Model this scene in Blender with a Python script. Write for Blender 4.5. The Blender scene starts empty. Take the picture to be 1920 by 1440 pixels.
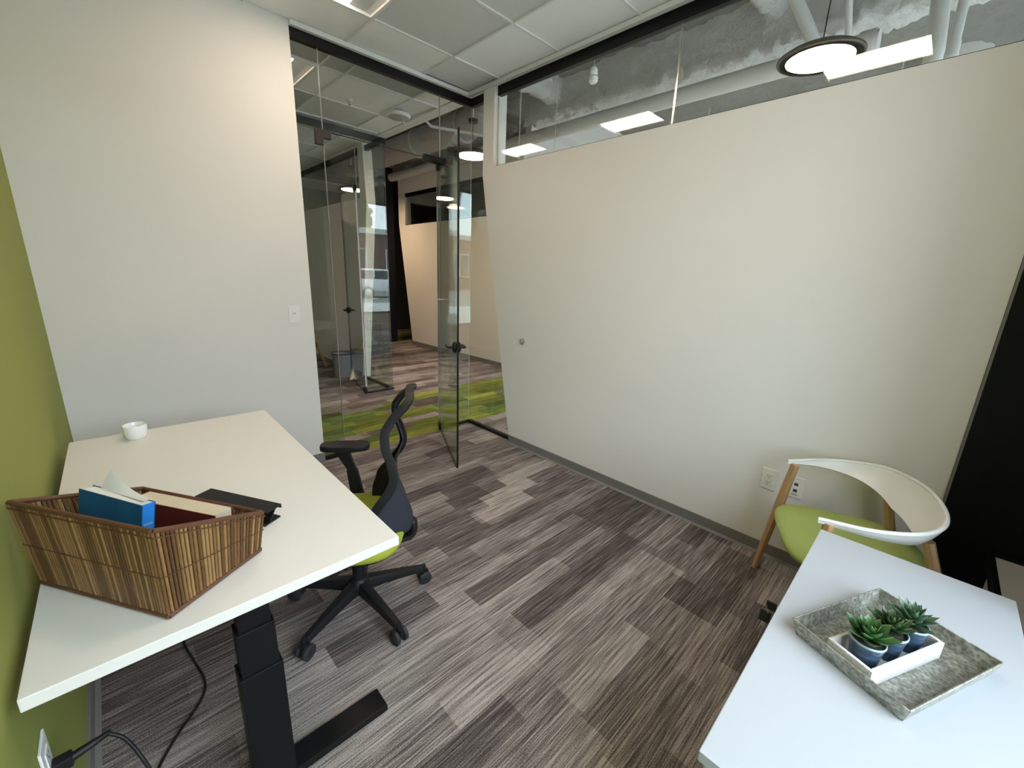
import bpy, bmesh, math, random
from mathutils import Vector, Matrix, noise
random.seed(7)
S = bpy.context.scene
COL = S.collection
PI = math.pi

# ---------------------------------------------------------------- camera
cam_d = bpy.data.cameras.new('camera'); cam = bpy.data.objects.new('camera', cam_d); COL.objects.link(cam)
cam_d.sensor_width = 36.0; cam_d.lens = 36.0 * 776.81 / 1920.0; cam_d.clip_start = 0.02; cam_d.clip_end = 300
_r, _u, _f = Vector((0.71925, -0.69383, 0.03587)), Vector((0.14999, 0.20549, 0.9671)), Vector((0.67837, 0.6902, -0.25186))
cam.matrix_world = Matrix(((_r.x, _u.x, -_f.x, -2.54629), (_r.y, _u.y, -_f.y, -3.22441), (_r.z, _u.z, -_f.z, 1.49318), (0, 0, 0, 1)))
S.camera = cam
# ---------------------------------------------------------------- sky and exposure
W = bpy.data.worlds.new('overcast_sky'); S.world = W; W.use_nodes = True
_bg = W.node_tree.nodes['Background']; _bg.inputs[0].default_value = (0.79, 0.895, 1.0, 1); _bg.inputs[1].default_value = 6.0
S.view_settings.view_transform = 'Standard'; S.view_settings.look = 'None'
S.view_settings.gamma = 1.0; S.view_settings.use_curve_mapping = False
S.view_settings.exposure = 0.92
S.cycles.use_denoising = True
S.cycles.max_bounces = 11; S.cycles.diffuse_bounces = 6; S.cycles.glossy_bounces = 5
S.cycles.transparent_max_bounces = 28; S.cycles.transmission_bounces = 4
S.cycles.caustics_reflective = False; S.cycles.caustics_refractive = False
S.cycles.sample_clamp_indirect = 6.0
def portal(name, x0, x1, z0, z1, y):
    l = bpy.data.lights.new(name, 'AREA'); l.shape = 'RECTANGLE'; l.size = x1 - x0; l.size_y = z1 - z0
    l.cycles.is_portal = True
    o = bpy.data.objects.new(name, l); COL.objects.link(o)
    o.location = ((x0 + x1) / 2, y, (z0 + z1) / 2); o.rotation_euler = (-PI / 2, 0, 0)
    return o
portal('window_portal', -2.74, -0.97, 0.46, 2.95, -4.05)
portal('hall_window_portal', 0.25, 6.9, 0.45, 3.15, -4.05)
TROFFER_POWER = 13.5
PENDANT_POWER = 44.0
SHADE_Z = 2.72  # lower edge of the added shade that trims the daylight

# ---------------------------------------------------------------- materials
M = {}
def new_mat(name):
    m = bpy.data.materials.new(name); m.use_nodes = True
    nt = m.node_tree; nt.nodes.clear()
    out = nt.nodes.new('ShaderNodeOutputMaterial'); b = nt.nodes.new('ShaderNodeBsdfPrincipled')
    nt.links.new(b.outputs[0], out.inputs[0]); M[name] = m
    return m, nt, b, out
def nd(nt, t, **kw):
    n = nt.nodes.new('ShaderNode' + t)
    for k, v in kw.items(): setattr(n, k, v)
    return n
def lk(nt, a, b): nt.links.new(a, b)
def mth(nt, op, a, b=None, c=None):
    n = nd(nt, 'Math', operation=op)
    for i, v in enumerate((a, b, c)):
        if v is None: continue
        if isinstance(v, (int, float)): n.inputs[i].default_value = v
        else: lk(nt, v, n.inputs[i])
    return n.outputs[0]
def mixc(nt, fac, a, b, bt='MIX'):
    n = nd(nt, 'Mix', data_type='RGBA', blend_type=bt)
    for i, v in ((0, fac), (6, a), (7, b)):
        if isinstance(v, (int, float)): n.inputs[i].default_value = v
        elif isinstance(v, tuple): n.inputs[i].default_value = v + (1,)
        else: lk(nt, v, n.inputs[i])
    return n.outputs[2]
def bump(nt, b, h, strength, dist):
    n = nd(nt, 'Bump'); n.inputs['Strength'].default_value = strength; n.inputs['Distance'].default_value = dist
    lk(nt, h, n.inputs['Height']); lk(nt, n.outputs[0], b.inputs['Normal'])
def ntex(nt, vec, scale, detail=2, rough=.5):
    n = nd(nt, 'TexNoise'); n.inputs['Scale'].default_value = scale; n.inputs['Detail'].default_value = detail
    n.inputs['Roughness'].default_value = rough
    if vec is not None: lk(nt, vec, n.inputs['Vector'])
    return n.outputs[0]
def vmap(nt, vec, sc):
    n = nd(nt, 'Mapping'); n.inputs['Scale'].default_value = sc; lk(nt, vec, n.inputs['Vector']); return n.outputs[0]
def ramp(nt, fac, stops):
    n = nd(nt, 'ValToRGB'); e = n.color_ramp.elements
    while len(e) < len(stops): e.new(0.5)
    for i, (p, c) in enumerate(stops): e[i].position = p; e[i].color = c + (1,)
    lk(nt, fac, n.inputs[0]); return n.outputs[0]
def plain(name, col, rough=.5, metal=0.0, nz=0.0, nscale=40, bmp=0.0, bscale=300, spec=.5):
    m, nt, b, out = new_mat(name)
    b.inputs['Base Color'].default_value = col + (1,); b.inputs['Roughness'].default_value = rough
    b.inputs['Metallic'].default_value = metal; b.inputs['Specular IOR Level'].default_value = spec
    tc = nd(nt, 'TexCoord')
    if nz:
        n = ntex(nt, tc.outputs['Object'], nscale, 4)
        lk(nt, mixc(nt, n, tuple(c * (1 - nz) for c in col), tuple(min(1, c * (1 + nz)) for c in col)), b.inputs['Base Color'])
    if bmp: bump(nt, b, ntex(nt, tc.outputs['Object'], bscale, 3), bmp, .002)
    return m
def emit(name, col, strength):
    m, nt, b, out = new_mat(name)
    b.inputs['Base Color'].default_value = (.8, .8, .8, 1)
    b.inputs['Emission Color'].default_value = col + (1,); b.inputs['Emission Strength'].default_value = strength
    return m
plain('wall_white', (.75, .735, .705), .85, bmp=.06, bscale=260, nz=.015, nscale=3)
plain('wall_green', (.26, .285, .060), .8, bmp=.06, bscale=260, nz=.03, nscale=4)
plain('trim_white', (.74, .74, .71), .5)
plain('base_grey', (.185, .18, .175), .55, nz=.06)
plain('black_metal', (.007, .007, .008), .45, spec=.22)
plain('black_panel', (.005, .006, .009), .5, bmp=.05, bscale=90, spec=.18)
plain('desk_white', (.78, .755, .715), .38, nz=.01)
plain('desk_edge', (.80, .81, .80), .4)
plain('cabinet_white', (.43, .455, .49), .32)
plain('cabinet_side', (.55, .57, .56), .45)
plain('black_plastic', (.011, .011, .012), .5, bmp=.04, spec=.3)
plain('patch_dark', (.030, .022, .018), .5, spec=.3)
plain('dark_rubber', (.022, .022, .023), .6)
plain('seat_green_dark', (.33, .37, .035), .9, nz=.12, nscale=300, bmp=.3, bscale=500)
plain('seat_green', (.37, .45, .13), .9, nz=.10, nscale=350, bmp=.35, bscale=500)
plain('shell_white', (.80, .80, .79), .3)
plain('white_plastic', (.80, .80, .77), .35)
plain('slot_dark', (.05, .05, .05), .5)
plain('slot_grey', (.42, .42, .42), .5)
plain('ceramic', (.82, .82, .80), .12)
plain('chrome', (.62, .60, .56), .22, 1.0)
plain('key_black', (.012, .012, .012), .35)
plain('cream_pages', (.66, .57, .42), .8, nz=.08, nscale=60)
plain('white_pages', (.72, .71, .66), .8, nz=.06, nscale=60)
plain('red_cover', (.13, .022, .016), .45)
plain('blue_cover', (.010, .095, .20), .35, nz=.5, nscale=14)
plain('blue_spine', (.02, .20, .62), .35)
plain('paper', (.62, .61, .57), .7)
plain('soil', (.028, .018, .012), .95, nz=.4, nscale=200)
plain('bin_grey', (.20, .21, .22), .5)
plain('navy_fabric', (.012, .017, .035), .9)
plain('wood_pale', (.55, .48, .36), .6)
plain('pipe_white', (.62, .62, .60), .45)
plain('duct_grey', (.40, .39, .37), .5, .2, nz=.1, nscale=6)
plain('pendant_bronze', (.055, .036, .024), .5, .2)
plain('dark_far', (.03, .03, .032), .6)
plain('asphalt', (.22, .215, .21), .9, nz=.25, nscale=3)
plain('sidewalk', (.50, .49, .47), .9, nz=.1, nscale=4)
plain('suv_white', (.75, .76, .78), .2)
plain('suv_glass', (.015, .018, .02), .08)
plain('tree_green', (.035, .06, .025), .9, nz=.5, nscale=6)
plain('tree_trunk', (.06, .045, .03), .9)
plain('stone_trim', (.5, .48, .45), .8)
emit('lamp_disc', (1.0, .70, .42), PENDANT_POWER)
emit('troffer_lens', (1.0, .80, .63), TROFFER_POWER)

def m_glass(name, tint, refl=1.0):      # thin sheet, the same from either face
    m, nt, b, out = new_mat(name); nt.nodes.remove(b)
    t = nd(nt, 'BsdfTransparent'); t.inputs[0].default_value = tint + (1,)
    g = nd(nt, 'BsdfGlossy'); g.inputs['Roughness'].default_value = 0.0; g.inputs[0].default_value = (.95, 1, .98, 1)
    lw = nd(nt, 'LayerWeight'); lw.inputs[0].default_value = .5
    fc = mth(nt, 'POWER', lw.outputs['Facing'], 3.6)
    fac = mth(nt, 'MULTIPLY_ADD', fc, .75 * refl, .042 * refl)
    mx = nd(nt, 'MixShader'); lk(nt, fac, mx.inputs[0]); lk(nt, t.outputs[0], mx.inputs[1]); lk(nt, g.outputs[0], mx.inputs[2])
    lk(nt, mx.outputs[0], out.inputs[0]); return m
m_glass('glass_clear', (.93, .96, .945))
m_glass('glass_window', (.97, .985, .98))

def m_carpet(name, green):
    m, nt, b, out = new_mat(name)
    geo = nd(nt, 'NewGeometry'); oi = nd(nt, 'ObjectInfo')
    sep = nd(nt, 'SeparateXYZ'); lk(nt, geo.outputs['Position'], sep.inputs[0])
    X, Y = sep.outputs[0], sep.outputs[1]
    # tone blocks inside each plank
    row = mth(nt, 'FLOOR', mth(nt, 'MULTIPLY', Y, 8.0))
    wn0 = nd(nt, 'TexWhiteNoise', noise_dimensions='1D'); lk(nt, row, wn0.inputs['W'])
    colx = mth(nt, 'FLOOR', mth(nt, 'ADD', mth(nt, 'MULTIPLY', X, 2.1), mth(nt, 'MULTIPLY', wn0.outputs[0], 9.0)))
    cmb = nd(nt, 'CombineXYZ'); lk(nt, colx, cmb.inputs[0]); lk(nt, row, cmb.inputs[1])
    wn = nd(nt, 'TexWhiteNoise', noise_dimensions='2D'); lk(nt, cmb.outputs[0], wn.inputs['Vector'])
    blk = wn.outputs[0]
    st = ntex(nt, vmap(nt, geo.outputs['Position'], (1.9, 92, 1)), 1.0, 4, .72)      # long streaks along the plank
    st2 = ntex(nt, vmap(nt, geo.outputs['Position'], (6, 210, 1)), 1.0, 2, .5)
    pile = ntex(nt, geo.outputs['Position'], 260, 2, .65)
    tone = mth(nt, 'MULTIPLY_ADD', oi.outputs['Random'], .28, mth(nt, 'MULTIPLY', blk, .46))
    s = mth(nt, 'MULTIPLY_ADD', mth(nt, 'SUBTRACT', st, .5), 1.7, mth(nt, 'MULTIPLY', mth(nt, 'SUBTRACT', st2, .5), 1.5))
    v = mth(nt, 'ADD', mth(nt, 'ADD', tone, mth(nt, 'MULTIPLY', s, .85)), mth(nt, 'MULTIPLY', mth(nt, 'SUBTRACT', pile, .5), 1.25))
    v = mth(nt, 'ADD', v, .15)
    taupe = ramp(nt, v, [(0.0, (.048, .038, .037)), (.34, (.108, .089, .086)), (.62, (.245, .208, .198)), (1.0, (.53, .47, .44))])
    col = taupe
    if green:
        wn2 = nd(nt, 'TexWhiteNoise', noise_dimensions='3D'); lk(nt, cmb.outputs[0], wn2.inputs['Vector'])
        hue = mth(nt, 'ADD', mth(nt, 'MULTIPLY', wn2.outputs[0], .55), mth(nt, 'MULTIPLY', oi.outputs['Random'], .5))
        g = ramp(nt, v, [(0.0, (.035, .05, .010)), (.35, (.095, .115, .026)), (.65, (.20, .225, .045)), (1.0, (.37, .38, .085))])
        g2 = ramp(nt, v, [(0.0, (.025, .045, .018)), (.4, (.06, .10, .03)), (.7, (.13, .19, .05)), (1.0, (.25, .30, .10))])
        isg = mth(nt, 'GREATER_THAN', hue, .34); isd = mth(nt, 'GREATER_THAN', hue, .72)
        col = mixc(nt, isd, mixc(nt, isg, taupe, g), g2)
    lk(nt, col, b.inputs['Base Color'])
    b.inputs['Roughness'].default_value = 1.0; b.inputs['Specular IOR Level'].default_value = .1
    bump(nt, b, pile, .7, .004)
    return m
m_carpet('carpet_taupe', False); m_carpet('carpet_green', True)

def m_tile():
    m, nt, b, out = new_mat('ceiling_tile'); tc = nd(nt, 'TexCoord')
    n = ntex(nt, tc.outputs['Object'], 160, 3, .6)
    lk(nt, mixc(nt, n, (.83, .835, .815), (.90, .905, .885)), b.inputs['Base Color']); b.inputs['Roughness'].default_value = .95
    bump(nt, b, n, .25, .002)
m_tile()
plain('grid_bar', (.74, .745, .73), .6)
def m_concrete(name, c0, c1, sc):
    m, nt, b, out = new_mat(name); tc = nd(nt, 'TexCoord')
    n = ntex(nt, tc.outputs['Object'], sc, 8, .65); n2 = ntex(nt, tc.outputs['Object'], 1.3, 3)
    lk(nt, mixc(nt, mth(nt, 'MULTIPLY_ADD', n, .6, mth(nt, 'MULTIPLY', n2, .4)), c0, c1), b.inputs['Base Color'])
    b.inputs['Roughness'].default_value = .95; bump(nt, b, n, .9, .05)
m_concrete('fireproofing', (.62, .61, .59), (.93, .92, .90), 30)
m_concrete('deck_concrete', (.15, .145, .13), (.44, .43, .40), 16)
def m_reed():
    m, nt, b, out = new_mat('reed'); tc = nd(nt, 'TexCoord'); oi = nd(nt, 'ObjectInfo')
    st = ntex(nt, vmap(nt, tc.outputs['Object'], (160, 160, 14)), 1.0, 4, .6)
    v = mth(nt, 'ADD', mth(nt, 'MULTIPLY', oi.outputs['Random'], .62), mth(nt, 'MULTIPLY', st, .32))
    c = ramp(nt, v, [(.0, (.050, .021, .007)), (.35, (.125, .058, .018)), (.6, (.225, .120, .040)), (1.0, (.40, .25, .10))])
    lk(nt, c, b.inputs['Base Color']); b.inputs['Roughness'].default_value = .45; bump(nt, b, st, .3, .002)
m_reed()
plain('wicker_bind', (.105, .042, .02), .55, nz=.3, nscale=120)
def m_wood(name, a, bb, sc=(60, 60, 5)):
    m, nt, b, out = new_mat(name); tc = nd(nt, 'TexCoord')
    st = ntex(nt, vmap(nt, tc.outputs['Object'], sc), 1.0, 4, .6)
    lk(nt, mixc(nt, st, a, bb), b.inputs['Base Color']); b.inputs['Roughness'].default_value = .5; bump(nt, b, st, .15, .001)
m_wood('oak', (.36, .20, .092), (.56, .35, .18))
m_wood('whitewash', (.42, .39, .36), (.86, .85, .83), (30, 160, 160))
def m_galv():
    m, nt, b, out = new_mat('galvanized'); tc = nd(nt, 'TexCoord')
    v = nd(nt, 'TexVoronoi'); v.inputs['Scale'].default_value = 130; lk(nt, tc.outputs['Object'], v.inputs['Vector'])
    n = ntex(nt, tc.outputs['Object'], 55, 6, .7)
    f = mth(nt, 'MULTIPLY_ADD', n, .8, mth(nt, 'MULTIPLY', v.outputs['Distance'], .35))
    lk(nt, ramp(nt, f, [(.25, (.13, .135, .11)), (.5, (.27, .27, .225)), (.8, (.56, .57, .53))]), b.inputs['Base Color'])
    b.inputs['Metallic'].default_value = .65
    lk(nt, mth(nt, 'MULTIPLY_ADD', n, .35, .28), b.inputs['Roughness']); bump(nt, b, n, .2, .001)
m_galv()
def m_pot():
    m, nt, b, out = new_mat('pot_blue'); tc = nd(nt, 'TexCoord')
    n = ntex(nt, vmap(nt, tc.outputs['Object'], (18, 18, 90)), 1.0, 3)
    lk(nt, ramp(nt, n, [(.45, (.035, .062, .105)), (.60, (.055, .095, .15)), (.72, (.19, .27, .34))]), b.inputs['Base Color'])
    b.inputs['Roughness'].default_value = .18
m_pot()
plain('pot_rim', (.26, .36, .40), .2)
def m_leaf(name, base, tip):
    m, nt, b, out = new_mat(name); tc = nd(nt, 'TexCoord'); oi = nd(nt, 'ObjectInfo')
    sp = nd(nt, 'SeparateXYZ'); lk(nt, tc.outputs['Generated'], sp.inputs[0])
    n = ntex(nt, tc.outputs['Object'], 120, 2)
    c = mixc(nt, mth(nt, 'POWER', sp.outputs[0], 3.0), base, tip)
    c = mixc(nt, mth(nt, 'MULTIPLY', oi.outputs['Random'], .6), c, tuple(x * .55 for x in base))
    lk(nt, c, b.inputs['Base Color']); b.inputs['Roughness'].default_value = .34
    b.inputs['Subsurface Weight'].default_value = 0.0
m_leaf('leaf_green', (.055, .15, .040), (.10, .17, .07))
m_leaf('leaf_dark', (.040, .095, .030), (.075, .10, .045))
m_leaf('leaf_blue', (.055, .125, .060), (.15, .22, .16))
def m_mesh():
    m, nt, b, out = new_mat('mesh_navy'); tc = nd(nt, 'TexCoord')
    ch = nd(nt, 'TexChecker'); ch.inputs['Scale'].default_value = 500; lk(nt, tc.outputs['Object'], ch.inputs['Vector'])
    lk(nt, mixc(nt, ch.outputs['Fac'], (.010, .012, .022), (.028, .032, .05)), b.inputs['Base Color']); b.inputs['Roughness'].default_value = .8
m_mesh()
def m_brick():
    m, nt, b, out = new_mat('brick_red'); tc = nd(nt, 'TexCoord')
    mp = nd(nt, 'Mapping'); mp.inputs['Rotation'].default_value = (PI / 2, 0, 0); lk(nt, tc.outputs['Object'], mp.inputs[0])
    br = nd(nt, 'TexBrick'); br.inputs['Scale'].default_value = 2.2; lk(nt, mp.outputs[0], br.inputs['Vector'])
    br.inputs['Color1'].default_value = (.13, .04, .03, 1); br.inputs['Color2'].default_value = (.08, .028, .024, 1); br.inputs['Mortar'].default_value = (.2, .17, .15, 1)
    lk(nt, br.outputs[0], b.inputs['Base Color']); b.inputs['Roughness'].default_value = .9
m_brick()

# ---------------------------------------------------------------- mesh helpers
OFF = {}
def V(*a): return Vector(a)
class G:
    def __init__(s): s.v = []; s.f = []
    def add(s, vs, fs):
        o = len(s.v); s.v += [Vector(p) for p in vs]; s.f += [tuple(i + o for i in f) for f in fs]; return s
    def box(s, x0, x1, y0, y1, z0, z1):
        return s.add([(x0, y0, z0), (x1, y0, z0), (x1, y1, z0), (x0, y1, z0), (x0, y0, z1), (x1, y0, z1), (x1, y1, z1), (x0, y1, z1)],
                     [(0, 3, 2, 1), (4, 5, 6, 7), (0, 1, 5, 4), (1, 2, 6, 5), (2, 3, 7, 6), (3, 0, 4, 7)])
    def cbox(s, c, d, rot=None):
        n = G().box(-d[0] / 2, d[0] / 2, -d[1] / 2, d[1] / 2, -d[2] / 2, d[2] / 2)
        R = rot or Matrix.Identity(3)
        return s.add([R @ p + Vector(c) for p in n.v], n.f)
    def hexa(s, b, t):          # bottom quad, top quad (both counter-clockwise from above)
        return s.add(list(b) + list(t), [(0, 3, 2, 1), (4, 5, 6, 7), (0, 1, 5, 4), (1, 2, 6, 5), (2, 3, 7, 6), (3, 0, 4, 7)])
    def prism(s, pts, fn0, fn1):  # polygon swept between two placements
        n = len(pts)
        return s.add([fn0(*p) for p in pts] + [fn1(*p) for p in pts],
                     [tuple(range(n))[::-1], tuple(range(n, 2 * n))] + [(i, (i + 1) % n, n + (i + 1) % n, n + i) for i in range(n)])
    def tube(s, path, r, n=10, caps=True, flat=1.0, up=None):
        path = [Vector(p) for p in path]; m = len(path)
        rs = r if isinstance(r, (list, tuple)) else [r] * m
        t0 = (path[1] - path[0]).normalized()
        a = up if up is not None else (V(0, 0, 1) if abs(t0.z) < .9 else V(1, 0, 0))
        vs = []
        for i, p in enumerate(path):
            t = (path[min(i + 1, m - 1)] - path[max(i - 1, 0)]).normalized()
            a = (a - t * a.dot(t)).normalized(); bb = t.cross(a)
            for k in range(n):
                th = 2 * PI * (k + .5) / n
                vs.append(p + (a * math.cos(th) * flat + bb * math.sin(th)) * rs[i])
        fs = [(i * n + k, i * n + (k + 1) % n, (i + 1) * n + (k + 1) % n, (i + 1) * n + k) for i in range(m - 1) for k in range(n)]
        if caps: fs += [tuple(range(n))[::-1], tuple(range((m - 1) * n, m * n))]
        return s.add(vs, fs)
    def lathe(s, prof, c=(0, 0, 0), n=32, R=None, closed=False):
        c = Vector(c); m = len(prof); vs = []
        for (r, z) in prof:
            for k in range(n):
                th = 2 * PI * k / n; p = V(r * math.cos(th), r * math.sin(th), z); vs.append((R @ p if R else p) + c)
        fs = []
        rng = m if closed else m - 1
        for i in range(rng):
            j = (i + 1) % m
            fs += [(i * n + k, i * n + (k + 1) % n, j * n + (k + 1) % n, j * n + k) for k in range(n)]
        if not closed:
            if prof[0][0] > 1e-6: fs.append(tuple(range(n))[::-1])
            if prof[-1][0] > 1e-6: fs.append(tuple(range((m - 1) * n, m * n)))
        return s.add(vs, fs)
    def shell(s, fn, nu, nv, th):   # thick sheet over fn(u,v), u,v in 0..1
        P = [[Vector(fn(i / nu, j / nv)) for j in range(nv + 1)] for i in range(nu + 1)]
        def N(i, j):
            a = P[min(i + 1, nu)][j] - P[max(i - 1, 0)][j]; b = P[i][min(j + 1, nv)] - P[i][max(j - 1, 0)]
            return a.cross(b).normalized()
        A = []; B = []
        for i in range(nu + 1):
            for j in range(nv + 1):
                n = N(i, j); A.append(P[i][j] + n * th / 2); B.append(P[i][j] - n * th / 2)
        w = nv + 1; q = len(A); fs = []
        for i in range(nu):
            for j in range(nv):
                a = i * w + j; fs += [(a, a + w, a + w + 1, a + 1), (q + a, q + a + 1, q + a + w + 1, q + a + w)]
        for i in range(nu):
            a = i * w; fs.append((a, q + a, q + a + w, a + w)); a = i * w + nv; fs.append((a, a + w, q + a + w, q + a))
        for j in range(nv):
            fs.append((j, j + 1, q + j + 1, q + j)); a = nu * w + j; fs.append((a, q + a, q + a + 1, a + 1))
        return s.add(A + B, fs)
    def build(s, name, mat, parent=None, smooth=None, bevel=0.0, seg=2, local=False, org=None):
        vs = [v.copy() for v in s.v]; loc = V(0, 0, 0)
        if parent is None:
            if org is None:
                mn = Vector([min(v[i] for v in vs) for i in range(3)]); mx = Vector([max(v[i] for v in vs) for i in range(3)])
                loc = V((mn.x + mx.x) / 2, (mn.y + mx.y) / 2, mn.z)
            else: loc = Vector(org)
            vs = [v - loc for v in vs]
        elif not local:
            o = OFF.get(parent.name, V(0, 0, 0)); vs = [v - o for v in vs]
        me = bpy.data.meshes.new(name)
        bm = bmesh.new(); bv = [bm.verts.new(v) for v in vs]
        for f in s.f:
            try: bm.faces.new([bv[i] for i in f])
            except ValueError: pass
        bmesh.ops.remove_doubles(bm, verts=bm.verts, dist=1e-6)
        bmesh.ops.recalc_face_normals(bm, faces=bm.faces)
        if bevel:
            es = [e for e in bm.edges if len(e.link_faces) == 2 and e.calc_face_angle(0) > .6]
            bmesh.ops.bevel(bm, geom=es, offset=bevel, segments=seg, profile=.6, affect='EDGES', clamp_overlap=True)
        bm.to_mesh(me); bm.free()
        if smooth is not None:
            for p in me.polygons: p.use_smooth = True
            me.set_sharp_from_angle(angle=math.radians(smooth))
        me.materials.append(M[mat])
        o = bpy.data.objects.new(name, me); COL.objects.link(o); o.location = loc; o.parent = parent
        OFF[o.name] = loc if parent is None else OFF.get(parent.name, V(0, 0, 0))
        return o
def tag(o, label=None, cat=None, group=None, kind=None):
    if label: o['label'] = label
    if cat: o['category'] = cat
    if group: o['group'] = group
    if kind: o['kind'] = kind
    return o
def thing(name, label, cat, loc=(0, 0, 0), rz=0.0, group=None, kind=None):
    o = bpy.data.objects.new(name, None); COL.objects.link(o); o.location = loc; o.rotation_euler = (0, 0, rz)
    o.empty_display_size = .05; OFF[o.name] = Vector(loc)
    return tag(o, label, cat, group, kind)
def kids(o): return [c for c in bpy.data.objects if c.parent == o]
def dup(o, loc=None, rz=None, label=None, parent=None):
    c = o.copy(); COL.objects.link(c); c.parent = parent
    if loc is not None: c.location = loc
    if rz is not None: c.rotation_euler = (0, 0, rz)
    if label: c['label'] = label
    for k in kids(o): dup(k, parent=c)
    return c
def inst(name, mesh, parent, loc, scale=(1, 1, 1), R=None):
    o = bpy.data.objects.new(name, mesh); COL.objects.link(o); o.parent = parent
    if R is not None: o.rotation_mode = 'QUATERNION'; o.rotation_quaternion = R.to_quaternion()
    o.location = Vector(loc) - OFF.get(parent.name, V(0, 0, 0)); o.scale = scale
    return o
def lerp_tab(tab, x):
    if x <= tab[0][0]: return tab[0][1]
    for (a, va), (b, vb) in zip(tab, tab[1:]):
        if x <= b:
            t = (x - a) / (b - a); t = t * t * (3 - 2 * t) * .5 + t * .5; return va + (vb - va) * t
    return tab[-1][1]
def spline(pts, n=8):
    P = [Vector(p) for p in pts]; P = [P[0] * 2 - P[1]] + P + [P[-1] * 2 - P[-2]]; out = []
    for i in range(1, len(P) - 2):
        for k in range(n):
            t = k / n; a, b, c, d = P[i - 1:i + 3]
            out.append(.5 * (2 * b + (c - a) * t + (2 * a - 5 * b + 4 * c - d) * t * t + (3 * b - a - 3 * c + d) * t ** 3))
    out.append(P[-2]); return out
def Rz(a): return Matrix.Rotation(a, 3, 'Z')

# ================================================================ THE SETTING
XG, YB, H = -2.786, -4.0, 2.99          # green wall, window wall, ceiling
# ---- floor: slab with carpet planks
fl = G().box(-6, 7.2, -4.1, 9.2, -.2, -.006).build('floor', 'carpet_taupe', org=(0, 0, 0))
tag(fl, 'patterned plank carpet floor in taupe with a lime green crossing band', 'floor', kind='structure')
_pm = {}
for key, mt in (('t', 'carpet_taupe'), ('g', 'carpet_green')):
    o = G().box(0, 1, 0, 1, 0, 1).build('carpet_plank', mt, fl); _pm[key] = o.data; bpy.data.objects.remove(o)
def planks(x0, x1, y0, y1, key, seed):
    rnd = random.Random(seed); y = y0; g = .0012
    while y < y1 - .01:
        ye = min(y + .25, y1); x = x0 - rnd.choice([0, .25, .5, .75])
        while x < x1 - .01:
            a, b = max(x, x0), min(x + 1.0, x1)
            if b - a > .03: inst('carpet_plank', _pm[key], fl, (a + g / 2, y + g / 2, -.0065), (b - a - g, ye - y - g, .0065))
            x += 1.0
        y = ye
planks(XG, .0, -3.55, .0, 't', 1)
planks(-3.0, 2.12, .0, 1.27, 'g', 2)
planks(-2.0, .0, 1.27, 3.55, 't', 3)
planks(.0, 2.12, 1.27, 5.0, 't', 4)
planks(.0, 2.12, -1.25, .0, 't', 6)
planks(.0, 3.2, 5.0, 6.25, 'g', 5)

# ---- suspended ceilings
def ceiling(name, x0, x1, y0, y1, xs, ys, label, skip=()):
    c = G().box(x0, x1, y0, y1, H + .02, H + .035).build(name, 'grid_bar', org=(0, 0, 0))
    tag(c, label, 'ceiling', kind='structure')
    xs = [x0] + [x for x in xs if x0 + .02 < x < x1 - .02] + [x1]; ys = [y0] + [y for y in ys if y0 + .02 < y < y1 - .02] + [y1]
    t = G().box(0, 1, 0, 1, 0, 1).build('ceiling_tile', 'ceiling_tile', c); tm = t.data; bpy.data.objects.remove(t)
    g = .007
    for a, b in zip(xs, xs[1:]):
        for d, e in zip(ys, ys[1:]):
            if any(a - .02 < sx < b + .02 and d - .02 < sy < e + .02 for sx, sy in skip): continue
            inst('ceiling_tile', tm, c, (a + g, d + g, H + .006), (b - a - 2 * g, e - d - 2 * g, .014))
    bar = G().box(0, 1, 0, 1, 0, 1).build('grid_bar', 'grid_bar', c); bmm = bar.data; bpy.data.objects.remove(bar)
    for x in xs[1:-1]: inst('grid_bar', bmm, c, (x - .0070, y0, H - .003), (.014, y1 - y0, .023))
    for y in ys[1:-1]: inst('grid_bar', bmm, c, (x0, y - .0070, H - .0025), (x1 - x0, .014, .0225))
    return c
T = .6096
gx = [-.491 - T * k for k in range(5)]; gy = [-.413 - T * k for k in range(7)]
TR1 = (-1.405, -.718); TR2 = (-1.405, -2.547)
ceiling('ceiling', XG, -.02, YB, .0, gx, gy, 'white acoustic tile ceiling over the office with the green wall', (TR1, TR2))
cgx = [-.30, -.91, -1.10, -1.71, -2.32]; cgy = [.465, 1.075]
ceiling('ceiling', -3.0, -.02, .04, 1.6, cgx, cgy, 'white acoustic tile ceiling over the green carpet passage', ((-1.405, .77),))
ceiling('ceiling', XG, -.02, 1.64, 5.1, cgx, [2.1 + T * k for k in range(5)], 'dim acoustic tile ceiling of the office across the passage')
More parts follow.
